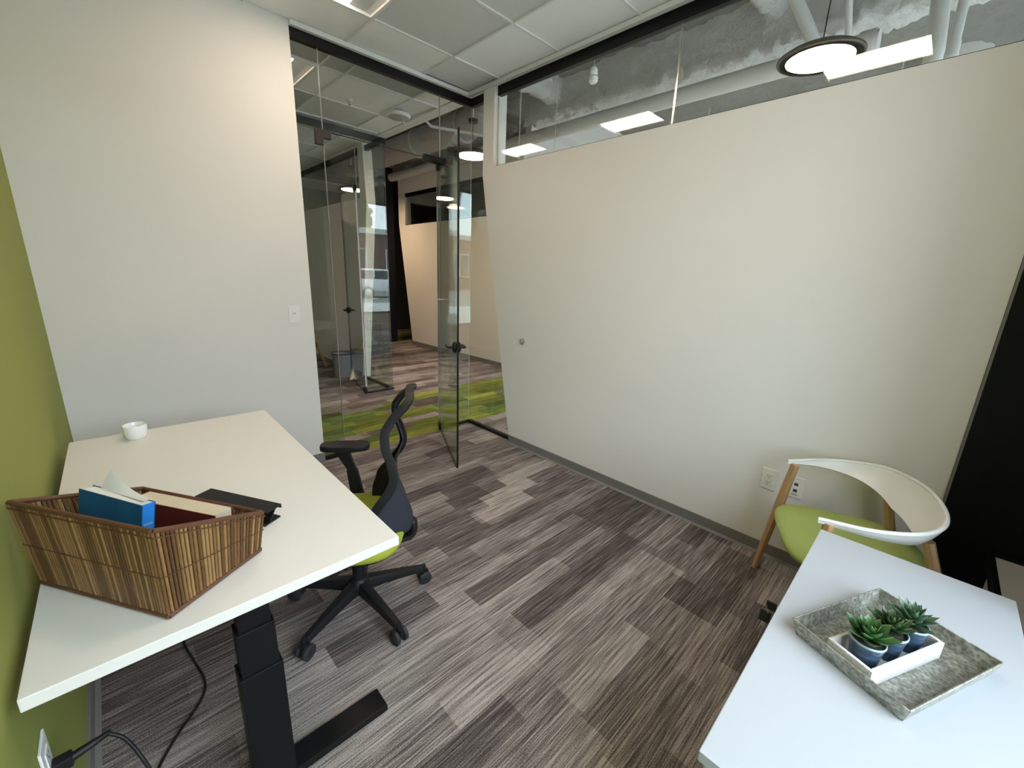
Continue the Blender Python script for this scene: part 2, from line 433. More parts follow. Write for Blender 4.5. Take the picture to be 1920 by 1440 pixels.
def troffer(cx, cy, label):
    t = thing('ceiling_light', label, 'ceiling light', (cx, cy, H - .012), group='recessed ceiling lights')
    h = T / 2 - .004
    f = G()
    for a in ((-h, h, -h, -h + .022), (-h, h, h - .022, h), (-h, -h + .022, -h + .022, h - .022), (h - .022, h, -h + .022, h - .022)):
        f.box(a[0], a[1], a[2], a[3], 0, .03)
    f.build('frame', 'trim_white', t, local=True, bevel=.002)
    for sx in (-1, 1):   # sloping side reflectors
        x0, x1 = sx * (h - .022), sx * .20
        G().add([(x0, -h + .022, .012), (x1, -h + .022, .028), (x1, h - .022, .028), (x0, h - .022, .012),
                 (x0, -h + .022, .016), (x1, -h + .022, .032), (x1, h - .022, .032), (x0, h - .022, .016)],
                [(0, 1, 2, 3), (4, 7, 6, 5), (0, 4, 5, 1), (1, 5, 6, 2), (2, 6, 7, 3), (3, 7, 4, 0)]).build('reflector', 'trim_white', t, local=True)
    G().shell(lambda u, v: (-.20 + .40 * u, (-h + .022) + (2 * h - .044) * v, .010 + .018 * (2 * u - 1) ** 2), 10, 1, .003).build('lens', 'troffer_lens', t, local=True, smooth=40)
    return t
troffer(*TR1, 'square recessed ceiling light nearest the glass door')
troffer(*TR2, 'square recessed ceiling light nearest the windows')
troffer(-1.405, .77, 'square recessed ceiling light above the green passage')

# ---- walls of the office
w = G().box(XG - .14, -1.4565, .0, .13, -.006, 3.0).build('wall_front', 'wall_white', org=(0, 0, 0))
tag(w, 'off white wall with the light switch behind the desk', 'wall', kind='structure')
w = G().box(XG - .14, XG, YB - .1, .0, -.006, 3.05).build('wall_left', 'wall_green', org=(0, 0, 0))
tag(w, 'olive green accent wall beside the desk', 'wall', kind='structure')
RW = [(-.66, -.006), (-.212, 2.32), (-.212, 2.99), (-.345, 2.99), (-.345, 2.375), (-3.385, 2.375), (-3.385, -.006)]
w = G().prism(RW, lambda y, z: (-.035, y, z), lambda y, z: (.10, y, z)).build('wall_right', 'wall_white', org=(0, 0, 0))
tag(w, 'large off white wall with slanted end under the clerestory glass', 'wall', kind='structure')
w = G().box(-.045, .10, -3.975, -3.387, -.006, 3.02).build('wall_panel_black', 'black_panel', org=(0, 0, 0))
tag(w, 'black filler panel between white wall and the windows', 'panel', kind='structure')
w.name = 'trim_1'
G().box(-.052, -.044, -3.394, -3.386, 0, 3.0).build('edge_bead', 'base_grey', w)
bb = G().prism([(-.66 + .055 * 0, 0), (-.648, .072), (-3.385, .072), (-3.385, 0)], lambda y, z: (-.043, y, z), lambda y, z: (-.034, y, z)).build('baseboard_right', 'base_grey', org=(0, 0, 0))
tag(bb, 'grey rubber cove base along the white clerestory wall', 'baseboard', kind='structure')
G().prism([(0, 0), (-.012, 0), (0, .012)], lambda x, z: (-.043 + x, -.665, z), lambda x, z: (-.043 + x, -3.385, z)).build('cove_toe', 'base_grey', bb)
bb = G().box(XG, XG + .009, YB, -.009, 0, .072).prism([(0, 0), (.014, 0), (0, .012)], lambda x, z: (XG + .009 + x, YB, z), lambda x, z: (XG + .009 + x, -.009, z)).build('baseboard_left', 'base_grey', org=(0, 0, 0))
tag(bb, 'grey rubber cove base under the olive green wall', 'baseboard', kind='structure')
bb = G().box(XG, -1.4555, -.009, 0, 0, .072).build('baseboard_front', 'base_grey', org=(0, 0, 0))
tag(bb, 'grey rubber cove base under the light switch wall', 'baseboard', kind='structure')
# bulkheads above the ceilings, deck, outer shell
w = G().box(-.02, .10, YB, 5.1, H - .0, 4.05).build('wall_bulkhead', 'wall_white', org=(0, 0, 0))
tag(w, 'painted bulkhead edge above the clerestory glass', 'wall', kind='structure')
w = G().box(-.055, -.02, -.345 - 3.65, 0, H - .028, H).box(-1.456, -.055, -.03, 0, H - .028, H).build('trim_2', 'trim_white', org=(0, 0, 0))
tag(w, 'white ceiling edge trim above the black glass rails', 'trim', kind='structure')
w = G().box(-3.15, -3.0, -4.1, 9.2, -.1, 4.1).build('wall_far_left', 'wall_white', org=(0, 0, 0)); tag(w, 'wall closing the passage at its left end', 'wall', kind='structure')
w = G().box(7.0, 7.2, -4.1, 9.2, -.1, 4.2).build('wall_far_right', 'wall_white', org=(0, 0, 0)); tag(w, 'outer wall of the open hall on the right', 'wall', kind='structure')
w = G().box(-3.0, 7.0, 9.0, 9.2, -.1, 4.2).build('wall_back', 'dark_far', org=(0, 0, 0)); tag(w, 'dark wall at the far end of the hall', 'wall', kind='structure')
# window wall
w = G().box(-3.15, 7.2, YB - .12, YB, -.2, .40).box(-3.15, XG + .02, YB - .12, YB, .40, 4.1).box(-.95, .22, YB - .12, YB, .40, 4.1).box(XG + .02, -.95, YB - .12, YB, 2.96, 4.1).box(.22, 7.2, YB - .12, YB, 3.16, 4.1).box(6.95, 7.2, YB - .12, YB, .4, 3.16)
w = w.build('wall_window', 'wall_white', org=(0, 0, 0)); tag(w, 'outer wall holding the big windows behind the desk area', 'wall', kind='structure')
def window(name, x0, x1, z0, z1, n, label):
    f = thing(name, label, 'window', (x0, YB - .06, z0), kind='structure')
    t = .05; y0, y1 = YB - .1, YB - .02
    for a in ((x0, x1, z0, z0 + t), (x0, x1, z1 - t, z1)): G().box(a[0], a[1], y0, y1, a[2], a[3]).build('window_rail', 'black_metal', f)
    step = (x1 - x0 - t) / n
    for i in range(n + 1): G().box(x0 + i * step, x0 + i * step + t, y0, y1, z0 + t, z1 - t).build('mullion', 'black_metal', f)
    for i in range(n): G().box(x0 + i * step + t, x0 + (i + 1) * step, YB - .065, YB - .057, z0 + t, z1 - t).build('pane', 'glass_window', f)
window('window_1', XG + .02, -.95, .40, 2.96, 2, 'wide black framed office window above the sill bench')
window('window_2', .22, 6.95, .40, 3.16, 4, 'row of tall black framed windows lighting the open hall')
w = G().box(-.95, -.046, YB, -3.665, .453, H).build('trim_9', 'black_panel', org=(0, 0, 0)); tag(w, 'added black column shading the white wall near the windows', 'column', kind='structure')  # column added to keep window light off the nearby white wall
rs = thing('added_roller_shade', 'added unseen roller shade limiting daylight through the office window', 'added blind', (-1.9, -3.95, 2.7))  # out of view, added to hold daylight off the upper walls
G().box(XG + .03, -.97, -3.955, -3.953, SHADE_Z, 2.93).build('shade_fabric', 'paper', rs); G().tube([(XG + .03, -3.935, 2.93), (-.97, -3.935, 2.93)], .024, 14).build('roller_tube', 'white_plastic', rs, smooth=50); G().box(XG + .03, -.97, -3.962, -3.946, SHADE_Z - .025, SHADE_Z + .005).build('hem_bar', 'white_plastic', rs)
b = thing('window_bench', 'grey window sill bench with dark edge strip beside the black panel', 'sill', (-1.4, -3.78, 0), kind='structure'); b.name = 'trim_3'; OFF['trim_3'] = V(-1.4, -3.78, 0)
G().box(XG, -.048, YB, -3.575, 0, .425).build('bench_front', 'wall_white', b)
G().box(XG, -.048, YB, -3.572, .425, .45).build('bench_top', 'sidewalk', b)
G().box(XG, -.048, -3.572, -3.555, .40, .452).build('edge_strip', 'black_metal', b)
G().box(-.075, -.048, YB, -3.572, .45, .453).build('end_strip', 'black_metal', b)

# ---- front glass, return glass, clerestory
def strip(name, x0, x1, y0, y1, z0, z1, parent, mat='black_metal', bevel=.0015): return G().box(x0, x1, y0, y1, z0, z1).build(name, mat, parent, bevel=bevel)
gf = thing('window_3', 'frameless glass front with black rails and open doorway', 'glass wall', (-.7, .02, 0), kind='structure')
strip('top_rail', -1.4565, .04, 0, .04, 2.903, 2.965, gf); strip('top_rail', 0, .04, -.212, 0, 2.903, 2.965, gf)
strip('bottom_track', -1.4565, -1.283, 0, .04, 0, .022, gf); strip('bottom_track', -.315, .04, 0, .04, 0, .022, gf); strip('bottom_track', 0, .04, -.665, 0, 0, .03, gf)
G().box(-1.4555, -1.285, .014, .026, .02, 2.905).build('side_pane', 'glass_clear', gf)
G().box(-1.283, -.317, .014, .026, 2.418, 2.905).build('transom_pane', 'glass_clear', gf)
G().box(-.315, .026, .014, .026, .02, 2.905).build('side_pane', 'glass_clear', gf)
G().prism([(.012, .028), (.012, 2.905), (-.212, 2.905), (-.212, 2.32), (-.655, .028)], lambda y, z: (.014, y, z), lambda y, z: (.026, y, z)).build('return_pane', 'glass_clear', gf)
for x, z0, z1 in ((-1.284, .02, 2.905), (-.316, .02, 2.905)): G().box(x - .001, x + .001, .013, .027, z0, z1).build('pane_edge', 'slot_grey', gf)  # thin grey strips colour in the highlight along the pane edges
G().box(.0255, .0285, .0255, .0285, .03, 2.90).build('corner_joint', 'slot_grey', gf)
G().box(-1.283, -.317, .014, .026, 2.416, 2.418).build('pane_edge', 'black_metal', gf)
G().prism([(-1.338, 2.325), (-1.338, 2.425), (-1.232, 2.425), (-1.232, 2.37), (-1.285, 2.37), (-1.285, 2.325)], lambda x, z: (x, .006, z), lambda x, z: (x, .034, z)).build('patch_fitting', 'patch_dark', gf, bevel=.002)
strip('patch_fitting', -.475, -.265, .002, .038, 2.385, 2.44, gf, bevel=.003)
cl = thing('window_4', 'clerestory glass band with black top rail above the white wall', 'clerestory', (.02, -1.9, 2.375), kind='structure')
strip('top_rail', 0, .04, -3.385, -.345, 2.903, 2.975, cl); strip('sill_channel', 0, .04, -3.385, -.345, 2.372, 2.390, cl)
G().box(.014, .026, -1.874, -.346, 2.385, 2.905).build('pane', 'glass_clear', cl); G().box(.014, .026, -3.384, -1.876, 2.385, 2.905).build('pane', 'glass_clear', cl)
G().box(.012, .028, -1.8765, -1.8735, 2.39, 2.90).build('pane_joint', 'chrome', cl)
strip('jamb', .0, .10, -.349, -.345, 2.375, 2.96, cl, 'trim_white', 0)
strip('glazing_stop', .004, .012, -.357, -.349, 2.39, 2.90, cl, 'wood_pale', 0)

def door(name, pivot, ang, width, label, z1=2.41, hw=None):
    """glass leaf from the pivot along direction ang"""
    d = thing(name, label, 'door', (pivot[0], pivot[1], 0), ang, kind='structure')
    G().box(-.05, width, -.006, .006, .010, z1).build('door_pane', 'glass_clear', d, local=True)
    G().box(width, width + .005, -.007, .007, .010, z1).build('edge_seal', 'black_metal', d, local=True)
    G().box(-.052, -.050, -.007, .007, .10, z1 - .06).build('edge_seal', 'slot_grey', d, local=True)  # grey strip colours in the pivot edge highlight, not a gasket
    G().box(-.05, width, -.006, .006, .004, .010).build('bottom_sweep', 'black_metal', d, local=True)
    G().box(-.055, .045, -.014, .014, .004, .075).build('floor_pivot', 'black_metal', d, local=True, bevel=.003)
    G().prism([(-.055, z1), (.06, z1), (.06, z1 - .02), (.02, z1 - .07), (-.03, z1 - .07), (-.055, z1 - .03)], lambda x, z: (x, -.013, z), lambda x, z: (x, .013, z)).build('top_pivot', 'black_metal', d, local=True, bevel=.002)
    g = G()
    for s in (-1, 1):
        g.lathe([(.001, 0), (.040, 0), (.042, .006), (.038, .018), (.021, .026), (.001, .027)], (width - .05, s * .006, .965), 24, Matrix.Rotation(-s * PI / 2, 3, 'X'))
    g.build('handle_plate', 'black_plastic', d, local=True, smooth=35)
    for s in (-1, 1):
        y = s * .006
        h = G().tube([(width - .05, y + s * .02, .965), (width - .05, y + s * .055, .965)], .011, 10)
        h.tube(spline([(width - .042, y + s * .055, .965), (width - .08, y + s * .06, .965), (width - .13, y + s * .058, .965), (width - .16, y + s * .05, .965)], 4), [.011] * 8 + [.010] * 4 + [.008], 10, flat=.8)
        h.build('lever', 'black_plastic', d, local=True, smooth=35)
    return d
_dv = V(-.730 + .335, -.797 - .02, 0)
door('door_1', (-.335, .02), math.atan2(_dv.y, _dv.x), _dv.length - .005, 'frameless glass door standing open into the office')

# ---- across the passage
go = thing('window_5', 'dim glass front of the office across the green passage', 'glass wall', (-.8, 1.62, 0), kind='structure')
strip('top_rail', -2.8, .03, 1.60, 1.64, 2.895, 2.955, go); strip('top_rail', -.01, .03, 1.64, 2.05, 2.895, 2.955, go)
strip('bottom_track', -.33, .03, 1.60, 1.64, 0, .022, go); strip('bottom_track', -.01, .03, 1.64, 2.43, 0, .022, go); strip('bottom_track', -2.8, -1.30, 1.60, 1.64, 0, .022, go)
G().box(-2.8, -1.302, 1.614, 1.626, .02, 2.895).build('side_pane', 'glass_clear', go)
G().box(-1.30, -.332, 1.614, 1.626, 2.42, 2.895).build('transom_pane', 'glass_clear', go)
G().box(-.33, .016, 1.614, 1.626, .02, 2.895).build('side_pane', 'glass_clear', go)
G().prism([(1.628, .02), (2.43, .02), (2.04, 2.31), (2.09, 2.895), (1.628, 2.895)], lambda y, z: (.004, y, z), lambda y, z: (.016, y, z)).build('return_pane', 'glass_clear', go)
G().box(.0165, .0195, 1.612, 1.615, .02, 2.895).build('corner_joint', 'slot_dark', go)
for x in (-1.301, -.331): G().box(x - .001, x + .001, 1.613, 1.627, .02, 2.895).build('pane_edge', 'slot_grey', go)  # edge highlights of the glass drawn as grey strips
door('door_2', (-.345, 1.64), math.atan2(.87, .20), .86, 'frameless glass door of the dim office across the passage')
OW = [(2.43, -.006), (2.04, 2.31), (2.09, 2.99), (2.22, 2.99), (2.22, 2.385), (5.0, 2.385), (5.0, -.006)]
w = G().prism(OW, lambda y, z: (-.02, y, z), lambda y, z: (.10, y, z)).build('wall_across', 'wall_white', org=(0, 0, 0))
tag(w, 'wall with kinked white end in the office across the passage', 'wall', kind='structure')
oc = thing('window_6', 'clerestory glass in the office across the passage', 'clerestory', (.02, 3.6, 2.385), kind='structure')
strip('top_rail', 0, .04, 2.22, 5.0, 2.90, 2.97, oc); strip('sill_channel', 0, .04, 2.22, 5.0, 2.385, 2.398, oc)
G().box(.014, .026, 2.22, 5.0, 2.398, 2.90).build('pane', 'glass_clear', oc)
G().box(-.030, -.02, 2.43, 5.0, 0, .072).build('baseboard_across', 'base_grey'); o = bpy.data.objects['baseboard_across']; tag(o, 'dark cove base in the office across the passage', 'baseboard', kind='structure')
w = G().box(-3.0, .10, 5.0, 5.12, -.1, 4.05).build('wall_across_back', 'wall_white', org=(0, 0, 0)); tag(w, 'back wall of the dim office across the passage', 'wall', kind='structure')
# hall wall facing the office
HW = [(4.62, -.006), (5.06, 2.46), (5.06, 3.35), (4.86, 3.35), (4.86, 2.42), (1.45, 2.42), (1.45, -.006)]
w = G().prism(HW, lambda y, z: (2.12, y, z), lambda y, z: (2.25, y, z)).box(2.12, 2.25, 1.45, 4.86, 3.02, 3.35).build('wall_hall', 'wall_white', org=(0, 0, 0))
tag(w, 'hall wall with slanted far end warmed by the pendants', 'wall', kind='structure')
hc = thing('window_7', 'dark clerestory glass in the hall wall', 'clerestory', (2.16, 3.1, 2.42), kind='structure')
strip('top_rail', 2.125, 2.17, 1.45, 4.86, 2.955, 3.02, hc); strip('sill_channel', 2.125, 2.17, 1.45, 4.86, 2.42, 2.432, hc)
G().box(2.145, 2.157, 1.45, 4.86, 2.432, 2.955).build('pane', 'glass_clear', hc); strip('jamb', 2.12, 2.25, 4.80, 4.86, 2.42, 3.02, hc, 'trim_white', 0)
o = G().box(2.110, 2.12, 1.45, 4.62, 0, .072).build('baseboard_hall', 'base_grey'); tag(o, 'grey cove base along the hall wall', 'baseboard', kind='structure')
w = G().box(2.25, 7.0, 1.45, 1.57, -.1, 4.05).box(3.9, 4.0, 1.57, 5.0, 0, 3.3).box(2.25, 7.0, 4.95, 5.03, 2.9, 4.05).build('wall_hall_rooms', 'wall_white', org=(0, 0, 0)); tag(w, 'inner walls of the rooms behind the hall wall', 'wall', kind='structure')
w = G().box(1.80, 2.02, 5.08, 5.28, 0, 3.5).build('black_column', 'black_panel', bevel=.004); tag(w, 'tall black post at the far end of the hall', 'post', kind='structure'); w.name = 'trim_4'
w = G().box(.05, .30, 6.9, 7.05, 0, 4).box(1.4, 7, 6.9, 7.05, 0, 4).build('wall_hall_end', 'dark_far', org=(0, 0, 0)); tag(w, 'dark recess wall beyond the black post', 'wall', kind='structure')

# ---- exposed ceiling of the hall
def rough_grid(x0, x1, y0, y1, z, st, amp, name, mat):
    nx, ny = int((x1 - x0) / st), int((y1 - y0) / st); g = G(); vs = []
    for i in range(nx + 1):
        for j in range(ny + 1):
            x, y = x0 + (x1 - x0) * i / nx, y0 + (y1 - y0) * j / ny
            vs.append((x, y, z + amp * noise.fractal(V(x * 2.6, y * 2.6, 1), .9, 2.1, 5) + .022 * noise.noise(V(x * 11, y * 11, 3))))
    return g.add(vs, [(i * (ny + 1) + j, (i + 1) * (ny + 1) + j, (i + 1) * (ny + 1) + j + 1, i * (ny + 1) + j + 1) for i in range(nx) for j in range(ny)])
rf = G().box(-3.15, 7.2, -4.1, 9.2, 4.12, 4.3).build('ceiling', 'deck_concrete', org=(0, 0, 0)); tag(rf, 'rough sprayed concrete deck above the open hall', 'ceiling', kind='structure')
rough_grid(.10, 7.0, -3.99, 7.0, 4.02, .055, .045, 'deck', 'deck_concrete').build('sprayed_surface', 'deck_concrete', rf, smooth=80)
def rough_beam(p0, p1, w, h, name, label, seg=.028):
    p0, p1 = Vector(p0), Vector(p1); d = p1 - p0; L = d.length; d.normalize(); sd = V(-d.y, d.x, 0)
    pr = [(-w / 2, h), (-w / 2, h * .55), (-w / 2 - .0, .05), (-w / 2 + .03, .0), (-w / 4, -.012), (0, -.016), (w / 4, -.012), (w / 2 - .03, 0), (w / 2, .05), (w / 2, h * .55), (w / 2, h)]
    # resample the profile
    q = []
    for (a, b) in zip(pr, pr[1:]):
        m = max(1, int(math.hypot(b[0] - a[0], b[1] - a[1]) / seg))
        q += [(a[0] + (b[0] - a[0]) * k / m, a[1] + (b[1] - a[1]) * k / m) for k in range(m)]
    q.append(pr[-1]); n = int(L / seg); m = len(q); vs = []
    for i in range(n + 1):
        for (s, z) in q:
            p = p0 + d * (L * i / n) + sd * s + V(0, 0, z); nn = noise.fractal(p * 9.0, .8, 2.2, 4); n2 = noise.noise(p * 34)
            vs.append(p + sd * (.024 * nn + .012 * n2) * (1 if s > 0 else -1) + V(0, 0, -.030 * nn - .018 * n2))
    o = G().add(vs, [(i * m + j, (i + 1) * m + j, (i + 1) * m + j + 1, i * m + j + 1) for i in range(n) for j in range(m - 1)]).build(name, 'fireproofing', smooth=70)
    return tag(o, label, 'beam', kind='structure')
rough_beam((2.34, -3.9, 3.60), (2.34, 6.8, 3.60), .34, .45, 'fireproofed_beam', 'long steel beam coated in lumpy white fireproofing over the hall').name = 'trim_5'
rough_beam((1.15, -1.62, 3.82), (2.2, -1.62, 3.82), .20, .22, 'fireproofed_beam', 'short fireproofed cross beam above the hall').name = 'trim_6'
rough_beam((.2, .95, 3.74), (2.2, .95, 3.74), .22, .30, 'fireproofed_beam', 'fireproofed cross beam near the doorway end of the hall').name = 'trim_7'
def pipe(pts, r, name, label, cat='pipe', mat='pipe_white', n=14, coup=()):
    t = thing(name, label, cat, pts[0])
    G().tube(pts, r, n).build('pipe_run', mat, t, smooth=50)
    for c, ax in coup: G().tube([Vector(c) - Vector(ax) * .05, Vector(c) + Vector(ax) * .05], r * 1.16, n).build('coupling', mat, t, smooth=50)
    return t
pipe([(1.99, -2.45, 3.325), (1.99, 6.8, 3.325)], .078, 'main_pipe', 'thick white pipe running along the hall below the fireproofed beam', coup=(((1.99, -2.38, 3.325), (0, 1, 0)), ((1.99, 2.2, 3.325), (0, 1, 0))))
pipe([(1.25, -1.75, 4.0), (1.62, -2.2, 3.13)], .042, 'brace_pipe', 'white brace pipe slanting down left of the large pendant')
pipe([(1.9, -2.7, 4.0), (1.55, -2.83, 3.0), (1.55, -2.83, 2.6)], .05, 'brace_pipe', 'white pipe dropping beside the warm reflection right of the pendant')
pipe([(1.35, -2.25, 3.95), (1.75, -2.3, 3.3)], .022, 'conduit', 'thin white conduit slanting behind the large pendant cord')
pipe([(2.05, -2.86, 4.0), (1.80, -2.90, 2.9)], .03, 'conduit', 'white conduit with clamp at the right end of the clerestory', coup=(((1.84, -2.894, 3.08), (.22, .035, .97)),))
pipe([(.42, .28, 3.33), (.75, -.25, 3.28)], .022, 'branch_pipe', 'short white branch pipe near the clerestory corner')
pipe([(.35, 1.8, 3.55), (.75, 1.75, 3.28), (1.5, 1.2, 3.2)], .018, 'conduit', 'thin curved white conduit above the hall crossing')
pipe([(1.40, 1.36, 3.95), (1.40, 1.36, 3.85), (1.40, 1.40, 3.70), (1.40, 1.50, 3.57), (1.40, 1.64, 3.50), (1.40, 1.80, 3.48), (1.40, 5.6, 3.48)], .19, 'air_duct', 'large round grey air duct with upward elbow over the far hall', 'duct', 'duct_grey', 24, coup=(((1.40, 1.95, 3.48), (0, 1, 0)), ((1.40, 3.1, 3.48), (0, 1, 0))))
sd_ = thing('smoke_detector', 'small white detector hanging behind the clerestory glass', 'detector', (.78, -.70, 3.13))
G().tube([(.78, -.70, 3.25), (.78, -.70, 4.0)], .004, 6).build('hanger_rod', 'pipe_white', sd_)
G().lathe([(.001, 3.13), (.022, 3.13), (.040, 3.145), (.042, 3.175), (.030, 3.19), (.034, 3.20), (.034, 3.235), (.022, 3.25), (.001, 3.25)], (.78, -.70, 0), 20).build('body', 'white_plastic', sd_, smooth=40)
for i, (x, y) in enumerate(((.55, -.05), (1.35, .2))):
    tag(G().tube([(x, y, 2.6), (x, y, 4.0)], .0035, 6).build('hanger_wire', 'pipe_white'), ('thin hanging wire seen nearest the clerestory jamb', 'thin hanging wire further out over the hall')[i], 'wire')
tag(G().lathe([(.26, 2.4), (.26, 4.05)], (4.6, -2.75, 0), 32).build('round_column', 'wall_white', smooth=40), 'thick round white column at the right end of the clerestory', 'column', kind='structure'); bpy.data.objects['round_column'].name = 'trim_8'
for k in range(6):
    o = G().cbox((1.05, 6.0 + .14 * k, 3.18), (1.5, .09, .05)).build('ceiling_slat', 'stone_trim'); tag(o, 'pale slat of the baffle ceiling over the far hall', 'slat', 'baffle slats over the far hall')
sp = thing('ceiling_speaker', 'round white ceiling speaker above the green passage', 'speaker', (-.19, .90, H - .03))
G().lathe([(.10, -.0), (.112, .012), (.112, .028), (.07, .028)], n=32).build('rim', 'white_plastic', sp, local=True, smooth=40); G().lathe([(.001, -.018), (.05, -.014), (.10, .0), (.10, .01), (.001, .01)], n=32).build('dome_grille', 'slot_grey', sp, local=True, smooth=40)
spk = thing('fire_sprinkler', 'small chrome sprinkler head above the green passage', 'sprinkler', (-.67, .93, H - .045))
G().lathe([(.001, .03), (.028, .034), (.03, .044), (.001, .045)], n=18).build('escutcheon', 'white_plastic', spk, local=True); G().tube([(0, 0, .034), (0, 0, .006)], .006, 8).lathe([(.001, 0), (.014, .002), (.014, .005), (.001, .006)], n=14).build('deflector', 'chrome', spk, local=True)

# ---- pendants
def pendant(x, y, z, label):
    t = thing('pendant_lamp', label, 'pendant', (x, y, z), group='hall pendants')
    G().lathe([(.236, 0), (.240, .006), (.238, .016), (.20, .040), (.13, .062), (.06, .074), (.045, .09), (.001, .092), (.001, .080), (.05, .066), (.12, .054), (.19, .032), (.224, .012), (.226, 0)], n=48).build('shade', 'pendant_bronze', t, local=True, smooth=50)
    G().lathe([(.001, -.004), (.178, -.004), (.187, .0), (.187, .006), (.001, .006)], n=48).build('light_disc', 'lamp_disc', t, local=True)
    G().lathe([(.187, .0), (.226, .0), (.226, .006), (.187, .006)], n=48, closed=True).build('rim_ring', 'pendant_bronze', t, local=True)
    G().tube([(0, 0, .09), (0, 0, .40)], .004, 6).build('cord', 'black_plastic', t, local=True)
    G().lathe([(.001, .36), (.055, .365), (.06, .40), (.001, .40)], n=24).build('canopy', 'black_plastic', t, local=True, smooth=40)
    G().tube([(0, 0, .40), (0, 0, 1.13)], .009, 8).build('support_rod', 'pipe_white', t, local=True)
pendant(1.01, -2.325, 2.915, 'large round bronze pendant glowing behind the clerestory glass')
pendant(.98, 1.20, 2.90, 'round bronze pendant glowing beside the glass corner')
pendant(1.0, 4.70, 2.90, 'small far pendant above the end of the hall')
pendant(4.3, -2.325, 2.915, 'added unseen pendant brightening the open hall nearest its windows')  # extra lamp out of view, added to lift the hall light
pendant(4.3, -.2, 2.915, 'added unseen pendant brightening the middle of the open hall')  # second unseen lamp added to brighten the hall and its deck

# ================================================================ FURNITURE
def at_m(g, R, P):            # rotate and move a piece
    P = Vector(P); g.v = [R @ v + P for v in g.v]; return g
# ---- sit-stand desk
DZ = .72
dk = thing('standing_desk', 'white topped sit-stand desk on black legs by the green wall', 'desk', (-2.3805, -1.45, 0), -.0122)
G().box(-.3785, .3785, -.762, .762, DZ - .029, DZ).build('desktop', 'desk_white', dk, local=True, bevel=.0022)
def desk_leg(y):
    G().box(-.345, .345, y - .042, y + .042, .006, .030).build('foot', 'black_metal', dk, local=True, bevel=.006)
    lg = G().box(-.052, .052, y - .036, y + .036, .028, .44).build('leg_column', 'black_metal', dk, local=True, bevel=.004)
    G().box(-.045, .045, y - .030, y + .030, .438, .575).build('leg_stage', 'black_metal', dk, local=True, bevel=.003)
    G().box(-.038, .038, y - .024, y + .024, .573, .668).build('leg_stage', 'black_metal', dk, local=True, bevel=.003)
    G().box(-.30, .30, y - .03, y + .03, .664, .691).build('top_bracket', 'black_metal', dk, local=True, bevel=.002)
    for sx in (-.30, .30): G().lathe([(.001, 0), (.016, 0), (.016, .008), (.001, .008)], (sx, y, -.001), 14).build('glide', 'dark_rubber', dk, local=True)
desk_leg(-.66); desk_leg(.66)
G().box(-.04, .04, -.63, .63, .640, .664).build('cross_beam', 'black_metal', dk, local=True, bevel=.003)
# ---- cup
cp = G().lathe([(.001, .003), (.026, .003), (.030, .0), (.033, .002), (.039, .014), (.0425, .034), (.0430, .062), (.0418, .0640), (.0405, .062), (.0400, .034), (.036, .016), (.028, .008), (.001, .007)], (-2.532, -.79, DZ + .0005), 40).build('cup', 'ceramic', smooth=50)
tag(cp, 'small white handleless ceramic cup at the far end of the desk', 'cup')

# ---- reed basket
BA, BB, BC_, BD = V(-2.757, -1.822, 0), V(-2.547, -2.155, 0), V(-2.338, -2.029, 0), V(-2.548, -1.696, 0)
hA, hB, hC, hD = .950, .957, .846, .848
bk = thing('reed_basket', 'slant topped basket of upright bamboo reeds on the desk', 'basket', (-2.5475, -1.9255, DZ))
cen = (BA + BC_) / 2
_rl = G().tube([(0, 0, 0), (0, 0, .35), (0, 0, .36), (0, 0, .37), (0, 0, 1)], [.0040, .0037, .0042, .0037, .0040], 7)
_ro = _rl.build('reed', 'reed', bk, smooth=60, local=True); reed_mesh = _ro.data; bpy.data.objects.remove(_ro)
def topc(P, h): o = (P - cen).normalized() * .020; return V(P.x + o.x, P.y + o.y, h)
TA_, TB_, TC_, TD_ = topc(BA, hA - .006), topc(BB, hB - .006), topc(BC_, hC - .006), topc(BD, hD - .006)
def reeds(P, Q, tp, tq, n):
    rnd = random.Random(n)
    for i in range(n):
        t = i / n; b = P.lerp(Q, t); b.z = DZ + .009; top = tp.lerp(tq, t); ax = top - b
        R = V(0, 0, 1).rotation_difference(ax.normalized()).to_matrix() @ Rz(rnd.random() * 6)
        sc = (Q - P).length / n / .0086
        inst('reed', reed_mesh, bk, b, (sc * rnd.uniform(.92, 1.08), sc * rnd.uniform(.92, 1.08), ax.length), R)
reeds(BA, BB, TA_, TB_, 46); reeds(BB, BC_, TB_, TC_, 29); reeds(BC_, BD, TC_, TD_, 46); reeds(BD, BA, TD_, TA_, 29)
def rim(zs, r, name, out=0.0, close=True):
    pts = []
    for P, z in zip((BA, BB, BC_, BD), zs):
        o = (P - cen).normalized() * out; pts.append(V(P.x + o.x, P.y + o.y, z))
    pts.append(pts[0].copy()); 
    for a, b in zip(pts, pts[1:]): G().tube([a, b], r, 8).build(name, 'wicker_bind', bk, smooth=60)
rim((hA - .004, hB - .004, hC - .004, hD - .004), .0060, 'rim_binding', .019)
rim((hA - .018, hB - .018, hC - .016, hD - .016), .0016, 'lacing', .0250)
rim((DZ + .008,) * 4, .0055, 'base_binding', .003)
rim((DZ + .115, DZ + .115, DZ + .068, DZ + .068), .0011, 'stitching', .0165)
G().add([BA + V(0, 0, DZ + .006), BB + V(0, 0, DZ + .006), BC_ + V(0, 0, DZ + .006), BD + V(0, 0, DZ + .006), BA + V(0, 0, DZ + .012), BB + V(0, 0, DZ + .012), BC_ + V(0, 0, DZ + .012), BD + V(0, 0, DZ + .012)],
        [(0, 1, 2, 3), (4, 7, 6, 5), (0, 4, 5, 1), (1, 5, 6, 2), (2, 6, 7, 3), (3, 7, 4, 0)]).build('basket_floor', 'wicker_bind', bk)
